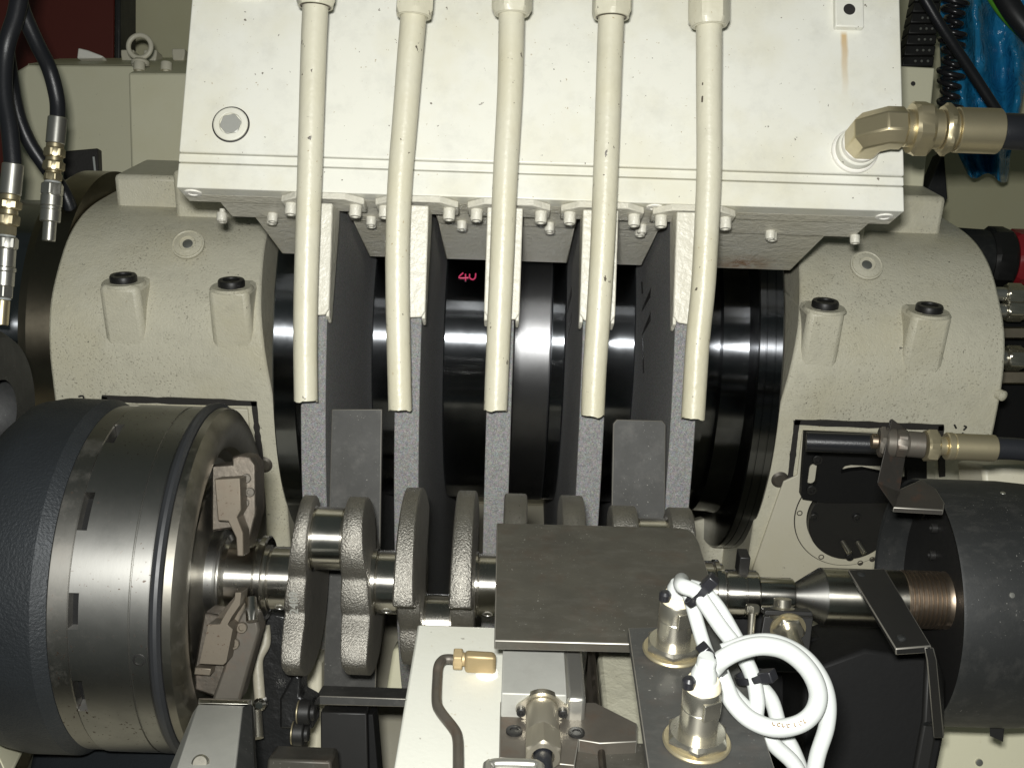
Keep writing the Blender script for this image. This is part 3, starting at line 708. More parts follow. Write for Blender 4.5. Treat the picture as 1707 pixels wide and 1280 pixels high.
for i in range(N):
    j = (i + 1) % N
    for k in range(len(xs) - 1):
        if k < 2 and isn(i): continue
        bm.faces.new((G[k][i], G[k][j], G[k + 1][j], G[k + 1][i]))
    if isn(i):
        bm.faces.new((G[2][i], G[2][j], inn[1][j], inn[1][i]))
        if not isn(i - 1): bm.faces.new((G[0][i], G[1][i], G[2][i], inn[1][i], inn[0][i]))
        if not isn(j): bm.faces.new((G[0][j], inn[0][j], inn[1][j], G[2][j], G[1][j]))
    else: bm.faces.new((inn[0][i], inn[0][j], G[0][j], G[0][i]))
from_bm('main_ring', bm, 'chuck_steel', ch, 0, 30, fix=False)
lathe('front_ring', CX, [(.11, -.2408), (.1276, -.2408), (.1281, -.2402), (.1281, -.2295), (.1270, -.2280), (.11, -.2280)], 'chuck_steel', ch, 140)
lathe('rubber_band', CX, [(.12, -.2285), (.1290, -.2282), (.1312, -.2265), (.1318, -.2243), (.1312, -.2222), (.1290, -.2205), (.12, -.2202)], 'rubber', ch, 140)
lathe('face_ring', CX, [(.11, -.2203), (.1275, -.2203), (.1280, -.2197), (.1275, -.2145), (.1235, -.2115), (.1165, -.2085), (.1110, -.2082), (.1040, -.2100), (.0985, -.2140), (.0960, -.2200), (.0900, -.2245), (.03, -.2250), (0, -.2250)], 'chuck_face', ch, 140)
lathe('inner_disc', CX, [(.074, -.2252), (.074, -.2205), (.0725, -.2190), (.044, -.2185), (.043, -.2200), (0, -.2200)], 'chuck_face', ch, 100)
lathe('hub_ring', CX, [(.0355, -.2230), (.0355, -.2140), (.0345, -.2125), (.0315, -.2120), (.0312, -.2105)], 'chuck_steel', ch, 80)
lathe('centre_collar', CX, [(.0305, -.2125), (.0320, -.2100), (.0300, -.2085), (.0290, -.2070), (.0290, -.1870), (.0280, -.1855), (.0318, -.1845), (.0318, -.1805), (.0305, -.1795), (0, -.1795)], 'journal', ch, 80)
def onchuck(px, py, R=.1281):
    d = ray(px, py); a = d.y ** 2 + d.z ** 2; bq = 2 * ((CP.y - CA[0]) * d.y + (CP.z - CA[1]) * d.z); cq = (CP.y - CA[0]) ** 2 + (CP.z - CA[1]) ** 2 - R * R
    t = (-bq - math.sqrt(max(0, bq * bq - 4 * a * cq))) / (2 * a); return CP + d * t
p = onchuck(232, 1100); lathe('grub_screw', zframe(p, V((0, p.y - CA[0], p.z - CA[1]))), [(.0042, -.001), (.0042, .0004), (.0032, .0006), (.0028, -.0012), (0, -.0012)], 'black_oxide', ch, 20)
# jaws
jt = pprism('jaw', [(352, 775), (386, 773), (386, 762), (398, 758), (416, 760), (426, 775), (427, 855), (412, 915), (394, 880), (352, 886)], .782, .028, 'rusty_steel', ch, .0015)
pprism('jaw_finger', [(357, 798), (400, 796), (402, 850), (395, 862), (405, 888), (406, 927), (395, 927), (393, 896), (380, 869), (363, 868)], .762, .019, 'jaw_steel', jt, .0008)
for px, py in ((411, 797), (417, 820), (408, 838)): capscrew(zframe(PD(px, py, .781), -fw), jt, 'worn_bracket', .0034, .0022)
jb = pprism('jaw', [(340, 1020), (372, 1026), (384, 1010), (392, 1045), (376, 1112), (366, 1164), (324, 1150), (324, 1110)], .760, .028, 'rusty_steel', ch, .0015)
pprism('jaw_finger', [(347, 1040), (366, 1040), (376, 1022), (391, 998), (392, 987), (402, 987), (400, 1008), (385, 1030), (379, 1041), (388, 1048), (377, 1104), (372, 1108), (332, 1106)], .738, .019, 'jaw_steel', jb, .0008)
pprism('jaw_stop', [(325, 1112), (352, 1114), (350, 1126), (323, 1124)], .745, .012, 'jaw_steel', jb, .0006)
ja = pprism('arm_plate', [(404, 1018), (427, 1026), (433, 1050), (400, 1168), (352, 1168), (372, 1112), (388, 1050)], .756, .02, 'worn_bracket', ch, .002)
for px, py in ((404, 1045), (391, 1072)): capscrew(zframe(PD(px, py, .755), -fw), ja, 'jaw_steel', .0038, .003)
tube('locating_pin', [PD(418, 996, .752), PD(420, 1035, .745)], .0040, 'journal', ch, smooth=False)
# machine spindle behind the chuck
ws = thing('workhead_spindle_nose', 'dark spindle nose with yellowed flange behind the chuck at the left edge', 'spindle nose', V((-.45, CA[0], CA[1])))
lathe('nose_flange', CX, [(.03, -.40), (.085, -.40), (.100, -.412), (.100, -.44), (.03, -.44)], 'thread', ws, 90)
lathe('nose_shaft', CX, [(.07, -.44), (.07, -.70)], 'black_iron', ws, 60)
tg = tag(lathe('round_guard_edge', XF(0, (CA[0] + .22, CA[1] + .035)), [(.02, -.52), (.07, -.52), (.078, -.50), (.078, -.49), (.07, -.478), (.03, -.478)], 'guard_sheet', None, 70), 'dark grey round guard rim at the far left behind the chuck', 'guard')

# bright steel gauge block at the bottom left
gb = thing('gauge_slide', 'bright sloping steel slide block with a screw below the chuck', 'slide block', PD(360, 1300, .62))
hexa('slide_body', [PD(330, 1174, .690), PD(404, 1176, .690), PD(386, 1330, .600), PD(278, 1330, .600), PD(322, 1186, .735), PD(424, 1176, .735), PD(430, 1330, .66), PD(262, 1330, .66)], 'machined_grey', gb, .0008)
hexa('slide_top_plate', [PD(331, 1165, .6935), PD(414, 1167, .6935), PD(414, 1174, .6905), PD(331, 1172, .6905), PD(331, 1163, .735), PD(420, 1165, .735), PD(420, 1176, .735), PD(331, 1176, .735)], 'steel', gb, .0006)
lathe('slide_screw', zframe(PD(334, 1272, .631), -fw + up0 * .5), [(0, .0015), (.004, .0015), (.0052, .0005), (.0052, -.003)], 'nickel', gb, 30)
hexa('side_strip', [PD(405, 1178, .688), PD(419, 1172, .700), PD(426, 1330, .62), PD(388, 1330, .598), PD(406, 1180, .72), PD(422, 1176, .73), PD(432, 1330, .655), PD(395, 1330, .64)], 'guard_sheet', gb, .0006)
# dark mechanism between chuck and blade
mech = thing('black_linkage_block', 'oily black block with two ringed rollers beneath the crankshaft', 'linkage block', PD(470, 1290, .84))
pprism('block', [(446, 1020), (486, 1028), (490, 1300), (420, 1300), (425, 1100)], .842, .06, 'oil_black', mech, .002)
pprism('bracket', [(466, 1165), (490, 1122), (502, 1128), (500, 1160), (522, 1172), (522, 1215), (466, 1215)], .835, .03, 'oil_black', mech, .002)
for py, x0, x1 in ((1186, 496, 526), (1221, 487, 515)):
    A = PD(x0, py, .825); B = PD(x1, py + 1, .825)
    r_ = fitting(A, B, [('ring', .1, .0088, 'zinc_yellow', 0), ('roller', .62, .0095, 'black_oxide', 0), ('hub', .28, .006, 'black_oxide', 0)], mech)
tube('cream_pipe', [PD(441, 1042, .83), PD(442, 1072, .828), PD(430, 1098, .825), PD(431, 1135, .822), PD(434, 1172, .82)], .0042, 'shaded_pipe_paint', mech)
lathe('link_pin', zframe(PD(434, 1172, .818), -fw), [(.005, -.004), (.005, .003), (.003, .005), (0, .0055)], 'journal', mech, 18)
tube('link_rod', [PD(427, 1185, .815), PD(430, 1230, .805)], .0042, 'nickel', mech, smooth=False)
tag(pprism('worn_bar', [(446, 1264), (552, 1268), (556, 1320), (440, 1320)], .78, .03, 'dark_plate', None, .002), 'worn brown steel bar at the bottom edge beneath the rollers', 'bar')
tag(pprism('cream_pillar', [(500, 1090), (535, 1100), (536, 1260), (480, 1260), (490, 1140)], .99, .04, 'cream_paint', None, .004), 'small cream pillar seen between the rollers and the left blade', 'pillar')
tag(pprism('cream_pillar', [(655, 1080), (690, 1080), (700, 1172), (640, 1172)], 1.12, .04, 'cabinet_paint', None, .004), 'narrow cream post seen between the left blade and the second wheel', 'pillar')
tag(hexa('cast_bed_slab', [PD(60, 1235, .86), PD(330, 1250, .80), PD(330, 1330, .76), PD(40, 1330, .82), PD(60, 1235, 1.0), PD(330, 1250, 1.0), PD(330, 1420, .9), PD(40, 1420, .95)], 'dark_cast', None, .004), 'rough dark cast bed surface under the chuck', 'bed')
tag(hexa('cream_guide', [PD(-20, 1225, .80), PD(22, 1197, .86), PD(55, 1220, .86), PD(14, 1300, .76), PD(-20, 1225, .86), PD(22, 1197, .92), PD(55, 1222, .92), PD(14, 1300, .82)], 'cabinet_paint', None, .002), 'slanting cream guide strip in the bottom left corner', 'guide')
tag(hexa('brass_edge_strip', [PD(50, 1222, .859), PD(64, 1228, .859), PD(40, 1300, .78), PD(16, 1300, .77), PD(50, 1224, .90), PD(64, 1230, .90), PD(40, 1302, .84), PD(16, 1302, .83)], 'bronze', None, .001), 'thin tarnished brass strip beside the cream guide at bottom left', 'strip')

# ================================================================== BENCH + COVER PLATE + SENSORS (front centre)
ZB = 1.0925
bench = thing('cream_bench_block', 'bright cream painted block with a flat top at the bottom centre', 'machine block', V((-.03, .47, ZB - .2)))
pts = [PZ(696, 1041, ZB), PZ(836, 1046, ZB), PZ(1100, 1049, ZB), PZ(1100, 1330, ZB), PZ(653, 1330, ZB)]
box('block', I4, (-.0575, .011), (.38, .611), (ZB - .25, ZB), 'bench_paint', bench, .0015)
box('raised_body', I4, (.062, .105), (.40, .600), (.85, ZB - .010), 'shaded_body_paint', bench, .003)
# brass elbow with the small steel pipe
be = thing('brass_pipe_elbow', 'small brass elbow with thin bent steel pipe on the cream block', 'pipe fitting', PZ(800, 1110, ZB))
zp = ZB + .010
def bz(x, y, z=zp): return PZ(x, y, z)
E0, E1 = bz(774, 1103), bz(826, 1105); 
ub = VZ
hexa('elbow_body', [bz(775, 1082, ZB + .021), bz(826, 1085, ZB + .021), bz(827, 1098, ZB + .021), bz(774, 1095, ZB + .021), PZ(775, 1106, ZB + .001), PZ(826, 1109, ZB + .001), PZ(827, 1124, ZB + .001), PZ(774, 1122, ZB + .001)], 'brass', be, .0022)
hexprof('elbow_nut', zframe(bz(756, 1098), VX), .0062, 0, .0056, 'brass', be, rot=20)
lathe('olive', zframe(bz(766, 1098), VX), [(.0042, -.001), (.0042, .005)], 'brass', be, 24)
pz2 = ZB + .0075
tube('steel_pipe', [PZ(757, 1099, zp), PZ(748, 1098, zp), PZ(738, 1100, zp), PZ(731, 1110, zp), PZ(729, 1130, pz2), PZ(728, 1168, pz2), PZ(734, 1185, pz2), PZ(757, 1215, pz2), PZ(763, 1232, pz2), PZ(764, 1260, pz2), PZ(764, 1330, pz2)], .0031, 'worn_bracket', be, n=16)
lathe('weld_spot', zframe(PZ(812, 1122, ZB), VZ), [(.008, -.001), (.007, .001), (.003, .0016), (0, .0016)], 'chip', be, 12)
# grey machined block and clamp bracket
zg = 1.120
mb = thing('steady_rest_block', 'grey machined block and dark clamp bracket beneath the dark cover plate', 'clamp block', V((.03, .5, ZB)))
xg0, xg1 = PZ(837, 1120, zg).x, PZ(974, 1120, zg).x; yg = PZ(900, 1157, zg).y
box('machined_block', I4, (xg0, xg1 - .011), (yg, .60), (ZB + .0005, zg), 'machined_grey', mb, .0008)
box('worn_edge', I4, (xg1 - .0108, xg1), (yg - .001, .595), (ZB + .0005, zg - .0015), 'zinc_bright', mb, .0022)
tag(box('notched_edge', I4, (PZ(985, 1120, 1.10).x, PZ(996, 1120, 1.10).x), (.44, .58), (.95, 1.10), 'rusty_steel', None, .003), 'rough rusty strip standing right of the grey machined block', 'strip')
zc = 1.104
x0, x1 = PZ(833, 1200, zc).x, PZ(1062, 1200, zc).x
cb = prism('clamp_bracket', Matrix.Translation((0, 0, zc)), [tuple(PZ(*q, zc)[:2]) for q in ((834, 1168), (872, 1168), (873, 1185), (934, 1187), (936, 1170), (992, 1170), (1062, 1205), (1062, 1235), (1000, 1238), (965, 1232), (958, 1275), (832, 1262))], -.02, 0, 'worn_bracket', mb, .0008)
for px, py in ((857, 1219), (961, 1222)): capscrew(Matrix.Translation(PZ(px, py, zc)), cb, 'black_oxide', .0046, .0012)
prism('lower_clamp', Matrix.Translation((0, 0, zc - .008)), [tuple(PZ(*q, zc - .008)[:2]) for q in ((950, 1230), (1075, 1238), (1090, 1400), (940, 1400))], -.03, 0, 'dark_plate', mb, .001)
# hydraulic stub fitting with black hose
hf = thing('hydraulic_stub', 'nickel flanged fitting with hex nut and black hose on the clamp bracket', 'fitting', PZ(904, 1200, zc))
zh = zc + .0065
ya, yb_, yc_ = PZ(903, 1176, zh).y, PZ(904, 1226, zh).y, PZ(905, 1262, zh).y; xh = PZ(904, 1200, zh).x
FM = frame(V((xh, ya, zh)), VX, VZ, V((0, -1, 0)))
ear = []
for k in range(48):
    a = 2 * math.pi * k / 48; rr2 = .0118 + .0032 * max(0, math.cos(2 * a)) ** 3; ear.append((rr2 * math.cos(a), max(-.0064, rr2 * math.sin(a))))
prism('flange', FM, ear, 0, .004, 'nickel', hf, .0006)
for sx in (-.0118, .0118): capscrew(frame(FM @ V((sx, -.001, .004)), VX, VZ, V((0, -1, 0))), hf, 'black_oxide', .0026, .0022)
lathe('barrel', FM, [(.0085, .004), (.0092, .005), (.0092, ya - yb_ - .002), (.0085, ya - yb_)], 'nickel_satin', hf, 48)
hexprof('hex_nut', FM, .0092, ya - yb_ + .0002, ya - yc_, 'nickel_satin', hf, hole=.0062, rot=30)
tube('hose', [V((xh, yc_ + .008, zh)), V((xh, yc_ - .01, zh - .001)), V((xh + .002, yc_ - .07, zh - .012))], .0050, 'hose_black', hf)
tag(tube('loop_handle', [PZ(812, 1400, 1.115), PZ(813, 1285, 1.115), PZ(818, 1275, 1.115), PZ(832, 1272, 1.115), PZ(880, 1273, 1.115), PZ(896, 1276, 1.115), PZ(900, 1290, 1.115), PZ(902, 1400, 1.115)], .0028, 'zinc_bright', None, n=14), 'bright bent wire handle at the bottom edge below the clamp bracket', 'handle')
# dark cover plate
ZC = 1.1416
cvp = [(828, 871), (1128, 879), (1147, 882), (1158, 890), (1166, 905), (1192, 992), (1214, 1076), (1100, 1074), (824, 1067)]
tag(zprism('cover_plate', cvp, ZC, .0062, 'dark_plate', None, .0010), 'flat dark brown steel cover plate with one rounded corner over the crankshaft', 'cover plate')
# sensor plate with two proximity sensors
ZS = 1.165
spt = [(1047, 1046), (1185, 1042), (1215, 1075), (1250, 1150), (1330, 1400), (1098, 1400)]
tag(zprism('sensor_plate', spt, ZS, .005, 'plate_grey', None, .0006), 'dark grey slanted plate carrying two upright sensors', 'plate')
def sensor(label, px, py, Z, sc=1., body=.031, grp='proximity sensors', wires=True):
    p = PZ(px, py, Z); t = thing('proximity_sensor', label, 'sensor', p, grp); M = Matrix.Translation(p)
    lathe('washer', M, [(.0070, 0), (.0157, 0), (.0160, .0008), (.0154, .0018), (.007, .0018)], 'zinc_yellow', t, 48)
    hexprof('lock_nut', M, .0132, .0018, .0066, 'nickel', t, rot=22, cham=.12)
    prof = [(.0090, .0062), (.0090, .0202), (.0088, .0205), (.0088, .0212), (.0091, .0215), (.0091, body - .0012), (.0085, body)]
    bd = lathe('barrel', M, prof, 'nickel', t, 48)
    box('wrench_flat', M @ Matrix.Rotation(rad(25), 4, 'Z'), (-.0045, .0045), (-.00955, -.0075), (.0190, body - .003), 'nickel', bd, .0003)
    lathe('potting', M, [(.0086, body - .001), (.0082, body + .0022), (.0072, body + .004), (.004, body + .0046), (0, body + .0046)], 'potting', t, 36)
    if wires:
        lathe('gland', M, [(.0062, body + .002), (.0058, body + .008), (.0044, body + .011), (0, body + .0115)], 'cable_white', t, 30)
        q = V((-.0072, -.0035, body + .0045)); lathe('led_cap', M @ Matrix.Translation(q), [(.0032, -.002), (.0032, .0015), (.002, .0028), (0, .0030)], 'zip_tie', t, 18)
    return t, p + V((0, 0, body + .006))
s1, t1 = sensor('nickel proximity sensor farther back on the dark slanted plate', 1121, 1084, ZS)
s2, t2 = sensor('nickel proximity sensor at the bottom edge on the dark slanted plate', 1161, 1236, ZS)
cbt = thing('sensor_cable_bundle', 'white sensor cables looped together and tied with black zip ties', 'cable', PD(1285, 1140, .52))
def CPX(l): return [PD(x, y, d) for x, y, d in l]
CRr = .0039
tube('cable', [t1, t1 + V((.001, 0, .006))] + CPX([(1137, 976, .533), (1160, 986, .530), (1178, 1010, .528), (1202, 1045, .528), (1230, 1082, .528), (1252, 1120, .53), (1262, 1165, .53), (1262, 1200, .53), (1290, 1240, .53), (1325, 1275, .53), (1350, 1330, .53)]), CRr, 'cable_white', cbt, n=20)
tube('cable', CPX([(1150, 978, .538), (1172, 986, .536), (1196, 1012, .534), (1220, 1052, .532), (1240, 1090, .534), (1256, 1130, .538), (1285, 1165, .54), (1300, 1210, .54), (1322, 1250, .54), (1342, 1300, .54)]), CRr, 'cable_white', cbt, n=20)
tube('cable', CPX([(1149, 990, .540), (1160, 1030, .540), (1172, 1070, .538), (1184, 1100, .53), (1205, 1135, .528), (1225, 1160, .528), (1245, 1180, .53)]), CRr * .92, 'cable_white', cbt, n=20)
loop = CPX([(1190, 1113, .505), (1205, 1098, .502), (1232, 1084, .50), (1268, 1076, .50), (1305, 1082, .502), (1335, 1102, .504), (1356, 1130, .506), (1364, 1160, .508), (1355, 1188, .510), (1330, 1207, .512), (1290, 1213, .512), (1250, 1198, .514), (1222, 1170, .516), (1208, 1140, .518), (1200, 1120, .520)])
tube('cable', [t2, t2 + V((.001, .002, .007))] + CPX([(1172, 1131, .500)]) + loop, .0044, 'cable_white', cbt, n=20)
tube('cable', CPX([(1205, 1086, .512), (1245, 1072, .512), (1290, 1070, .512), (1335, 1090, .514), (1366, 1125, .516), (1380, 1165, .518), (1378, 1210, .52), (1362, 1262, .522), (1350, 1330, .524)]), CRr, 'cable_white', cbt, n=20)
def tie(px, py, D, tx, ty, R=.0072):
    c = PD(px, py, D); d = PD(px + tx, py + ty, D) - c; M = zframe(c, d)
    o = lathe('zip_tie', M, [(R, -.0018), (R + .0010, -.0018), (R + .0010, .0018), (R, .0018)], 'zip_tie', cbt, 28, closed=True)
    for v in o.data.vertices: 
        q = M.inverted() @ v.co; 
        v.co = M @ V((q.x * .75, q.y * 1.15, q.z))
    box('tie_head', frame(M @ V((0, R * 1.2, 0)), *[M.to_3x3().col[k] for k in range(3)]), (-.003, .003), (-.002, .0055), (-.0028, .0028), 'zip_tie', o, .0006)
tie(1163, 990, .531, 30, 25, .0062); tie(1192, 1104, .507, 30, -25, .0060); tie(1252, 1128, .533, 15, 40, .0068)
for k, (x, y, d) in enumerate([(1290, 1219, .503), (1298, 1220, .503), (1306, 1221, .503), (1314, 1221, .503), (1326, 1219, .503), (1334, 1216, .503), (1342, 1213, .503)]):
    j1 = rnd.uniform(-1, 1); y0 = y - 13 + k * .3
    stroke('cable_print', [PD(x - 2.5, y0 - 2.5 + j1, .5058), PD(x - 1, y0 + 2.5, .5058), PD(x + 2, y0 + 2 + j1, .5058)], .00022, 'print_brown', cbt)
    if k % 2: stroke('cable_print', [PD(x - .5, y0 - 2.5, .5058), PD(x + 2.5, y0 - 2 - j1, .5058)], .00022, 'print_brown', cbt)
# third sensor bracket behind
tsb = thing('sensor_bracket', 'black angle bracket with a clamped sensor beneath the tailstock nose', 'bracket', PD(1310, 1110, .77))
pprism('top_bar', [(1276, 1017), (1354, 1019), (1356, 1027), (1274, 1025)], .755, .012, 'black_oxide', tsb, .0006)
pprism('upright', [(1274, 1027), (1356, 1029), (1345, 1120), (1258, 1120)], .765, .005, 'black_oxide', tsb, .0006)
pA = PD(1313, 1046, .758); M = zframe(pA, -fw - up0 * .45)
lathe('washer', M, [(.006, 0), (.0125, 0), (.0125, .0015), (.006, .0015)], 'zinc_yellow', tsb, 40)
hexprof('lock_nut', M, .0098, .0015, .006, 'nickel', tsb)
lathe('barrel', M, [(.0065, .006), (.0065, .034), (.006, .035), (0, .035)], 'nickel', tsb, 36)
lathe('stub', zframe(PD(1304, 1020, .765), up0), [(.0088, -.004), (.0088, .003), (.0060, .004), (.0060, .0095), (0, .0095)], 'nickel', tsb, 30)
pin = thing('adjusting_bolt', 'slim bright bolt standing left of the black sensor bracket', 'bolt', PD(1250, 1070, .75))
hexprof('head', zframe(PD(1254, 1020, .752), up0), .0044, 0, .0052, 'nickel', pin)
tube('shank', [PD(1250, 1080, .752), PD(1254, 1020, .752)], .0026, 'nickel', pin, smooth=False)

# ================================================================== TAILSTOCK
ts = thing('tailstock', 'black tailstock with conical steel centre and threaded quill holding the crankshaft nose', 'tailstock', V((.36, CA[0], CA[1] - .1)))
lathe('centre_cone', CX, [(0, .2170), (.0075, .2170), (.0085, .2185), (.0215, .2395), (.0215, .2405)], 'chuck_steel', ts, 64)
lathe('quill', CX, [(.0205, .2400), (.0215, .2405), (.0215, .300), (.0210, .301)], 'steel', ts, 64)
th = [(.0205, .300)]
for k in range(9): z = .301 + k * .0034; th += [(.0218, z), (.0218, z + .0014), (.0207, z + .0020), (.0207, z + .0031)]
lathe('quill_thread', CX, th + [(.0218, .334), (.0205, .336)], 'thread', ts, 64)
lathe('face_disc', CX, [(.02, .334), (.086, .334), (.0886, .335), (.0886, .350), (.02, .350)], 'black_oxide', ts, 80)
for px, py in ((1545, 856), (1560, 880), (1557, 925), (1571, 1034), (1540, 1100)):
    q = PX(px, py, .334); capscrew(zframe(q, V((-1, 0, 0))), ts, 'black_oxide', .0042, .004)
gd = lathe('guard_cover', CX, [(.0892, .312), (.0912, .311), (.0917, .313), (.0917, .372), (.0902, .392), (.084, .404), (.06, .412), (0, .414)], 'guard_sheet', ts, 120)
lathe('guard_lining', CX, [(.0890, .3125), (.0890, .395)], 'guard_sheet', gd, 100)
for px, py in ((1687, 992), (1672, 822)): 
    q = onchuck(px, py, .0915); lathe('dent', zframe(q, V((0, q.y - CA[0], q.z - CA[1]))), [(.0022, 0), (.0018, .0006), (0, .0008)], 'zinc_bright', gd, 12)
hexa('drain_lip', [PD(1650, 1188, .80), PD(1677, 1187, .80), PD(1672, 1236, .80), PD(1650, 1226, .80), PD(1650, 1188, .806), PD(1677, 1187, .806), PD(1672, 1236, .806), PD(1650, 1226, .806)], 'black_oxide', ts, .0005)
# base of the tailstock
pprism('base', [(1442, 1082), (1545, 1095), (1580, 1200), (1535, 1420), (1340, 1420), (1338, 1120)], .80, .10, 'black_iron', ts, .003)
pprism('base_edge', [(1545, 1090), (1560, 1092), (1566, 1200), (1526, 1420), (1500, 1420), (1540, 1200)], .795, .02, 'black_oxide', ts, .002)
pprism('base_block', [(1190, 1000), (1260, 1015), (1350, 1062), (1440, 1066), (1440, 1420), (1190, 1420)], .86, .08, 'black_iron', ts, .003)
tag(pprism('cream_ledge', [(1340, 1042), (1450, 1048), (1450, 1060), (1340, 1056)], .90, .03, 'cream_paint', None, .003), 'small cream ledge seen under the steel quill', 'ledge')
# strip bracket
sb = thing('strip_bracket', 'black bent steel strip with two rivets lying across the tailstock quill', 'bracket', PD(1500, 1090, .75))
ZT = PD(1413, 951, .775).z
zb_ = PD(1495, 1088, .695).z
hexa('strip', [PD(1413, 949, .775), PD(1475, 947, .777), PD(1553, 1076, .697), PD(1493, 1081, .695), PD(1413, 954, .778), PD(1475, 952, .780), PD(1553, 1088, .699), PD(1493, 1092, .697)], 'black_oxide', sb, .0012)
hexa('strip_leg', [PD(1540, 1078, .6965), PD(1556, 1078, .698), PD(1562, 1100, .700), PD(1545, 1100, .699), PD(1556, 1130, .74), PD(1574, 1130, .74), PD(1574, 1230, .745), PD(1556, 1230, .745)], 'black_oxide', sb, .001)
for px, py, d in ((1436, 957, .770), (1503, 1062, .704)):
    n = (PD(1475, 947, .777) - PD(1413, 949, .775)).cross(PD(1493, 1081, .695) - PD(1413, 949, .775)).normalized(); n = -n if n.dot(fw) > 0 else n
    lathe('rivet', zframe(PD(px, py, d), n), [(.0032, -.003), (.0030, .0002), (.002, .0008), (0, .0010)], 'guard_sheet', sb, 20)

# angle bracket with hose fitting on the right housing
ab = thing('hose_angle_bracket', 'rusty steel angle bracket fixed on top of the tailstock guard', 'bracket', PD(1530, 850, .82))
ZA = CA[1] + .0985
zprism('foot', [(1489, 845), (1497, 816), (1535, 799), (1560, 814), (1575, 838), (1573, 850)], ZA, .004, 'dark_bracket', ab, .001)
DA = (PZ(1489, 845, ZA) - CP).dot(fw)
hexa('upright', [PD(1487, 697, DA + .012), PD(1516, 720, DA + .022), PD(1499, 822, DA + .022), PD(1462, 806, DA - .004), PD(1483, 699, DA + .018), PD(1510, 715, DA + .030), PD(1499, 818, DA + .030), PD(1468, 800, DA + .008)], 'dark_bracket', ab, .0008)
hexa('bend', [PD(1462, 806, DA - .004), PD(1499, 820, DA + .020), PD(1500, 832, DA + .016), PD(1490, 847, DA - .004), PD(1468, 802, DA + .006), PD(1501, 816, DA + .028), PD(1504, 828, DA + .026), PD(1496, 842, DA + .008)], 'dark_bracket', ab, .0008)
ph = thing('pressure_hose', 'black hose with plated ferrule passing through the rusty angle bracket', 'hose', PD(1560, 745, DA))
DF = DA + .012
A = PD(1452, 735, DF + .006); B = PD(1541, 742, DF)
fitting(A, B, [('tip', .14, .0052, 'thread', 0), ('locknut', .14, .0098, 'worn_bracket', 1), ('collar', .18, .0105, 'worn_bracket', 0), ('body', .22, .0086, 'worn_bracket', 1), ('body_end', .32, .0092, 'worn_bracket', 0)], ph)
A = B; B = PD(1588, 744, DF)
fitting(A, B, [('swivel_nut', .42, .0106, 'zinc_yellow', 1), ('neck', .33, .0066, 'zinc_yellow', 0), ('collar', .25, .0098, 'zinc_yellow', 0)], ph)
fitting(B, PD(1658, 747, DF), [('ferrule', 1, .0094, 'zinc_yellow', 0)], ph)
tube('hose', [PD(1654, 747, DF), PD(1690, 748, DF), PD(1760, 755, DF)], .0078, 'hose_black', ph)
tag(tube('black_rod', [PD(1344, 736, 1.075), PD(1480, 741, 1.06)], .0098, 'hose_black', None, smooth=False), 'short black rod running left from the rusty angle bracket', 'rod')
# black slotted plate, dial disc on the right housing's lower cover
sl = thing('slotted_plate', 'black slotted steel plate bolted in front of the right housing', 'plate', wallpt(1410, 835, .03))
outer = [(1342, 722), (1545, 731), (1545, 842), (1482, 838), (1376, 838), (1338, 832), (1335, 826)]
Ysl = Yw - .030
SM = frame(V((0, Ysl, 0)), VX, VZ, V((0, -1, 0)))
def sp2(pts, y=Ysl): return [(PY(x, yy, y).x, PY(x, yy, y).z) for x, yy in pts]
def plate_holes(name, M, out, holes, th, m, parent):
    from mathutils.geometry import tessellate_polygon
    loops = [out] + holes; bm = bmesh.new(); vs = []; flat = []
    for l in loops: flat += l
    tri = tessellate_polygon([[V((p[0], p[1], 0)) for p in l] for l in loops])
    f = [bm.verts.new(M @ V((p[0], p[1], 0))) for p in flat]; bk = [bm.verts.new(M @ V((p[0], p[1], -th))) for p in flat]
    for t in tri: bm.faces.new([f[i] for i in t]); bm.faces.new([bk[i] for i in t][::-1])
    o = 0
    for l in loops:
        n = len(l)
        for i in range(n): bm.faces.new((f[o + i], f[o + (i + 1) % n], bk[o + (i + 1) % n], bk[o + i]))
        o += n
    return from_bm(name, bm, m, parent)
def slot(x0, y0, x1, y1, rx, k=8):
    pts = []
    for i in range(k + 1): a = math.pi + math.pi * i / k; pts.append((x0 + rx * math.cos(a), y0 + rx * math.sin(a)))
    for i in range(k + 1): a = math.pi * i / k; pts.append((x1 + rx * math.cos(a), y1 + rx * math.sin(a)))
    return pts
hole2 = [(1402, 789), (1402, 783), (1408, 776), (1418, 774), (1505, 778), (1512, 782), (1512, 800), (1492, 800), (1470, 789), (1440, 783), (1418, 785)]
plate_holes('plate', SM, sp2(outer), [sp2(slot(1357, 780, 1354, 803, 8)), sp2(hole2)], .009, 'black_iron', sl)
for px, py in ((1362, 765), (1352, 815)): capscrew(zframe(PY(px, py, Ysl), V((0, -1, 0))), sl, 'black_oxide', .0058, .004)
dc = thing('dial_disc', 'round black disc with screws inside a pale ring under the slotted plate', 'disc', wallpt(1405, 945, .01))
c_ = wallpt(1415, 862, .004)
def circ(cx, cy, r, n=64): return [(cx + r * math.cos(2 * math.pi * i / n), cy + r * math.sin(2 * math.pi * i / n)) for i in range(n)]
DM = frame(V((c_.x, c_.y, c_.z)), VX, VZ, V((0, -1, 0)))
lathe('pale_ring', DM, [(.0505, 0), (.0505, .0022), (.0625, .0022), (.0630, .0018), (.0630, 0)], 'cream_paint', dc, 80)
lathe('ring_groove', DM, [(.0631, -.001), (.0631, .0008), (.0640, .0008), (.0640, -.001)], 'gasket', dc, 80)
lathe('disc', DM, [(0, .012), (.0485, .012), (.0495, .011), (.0495, 0)], 'black_oxide', dc, 80)
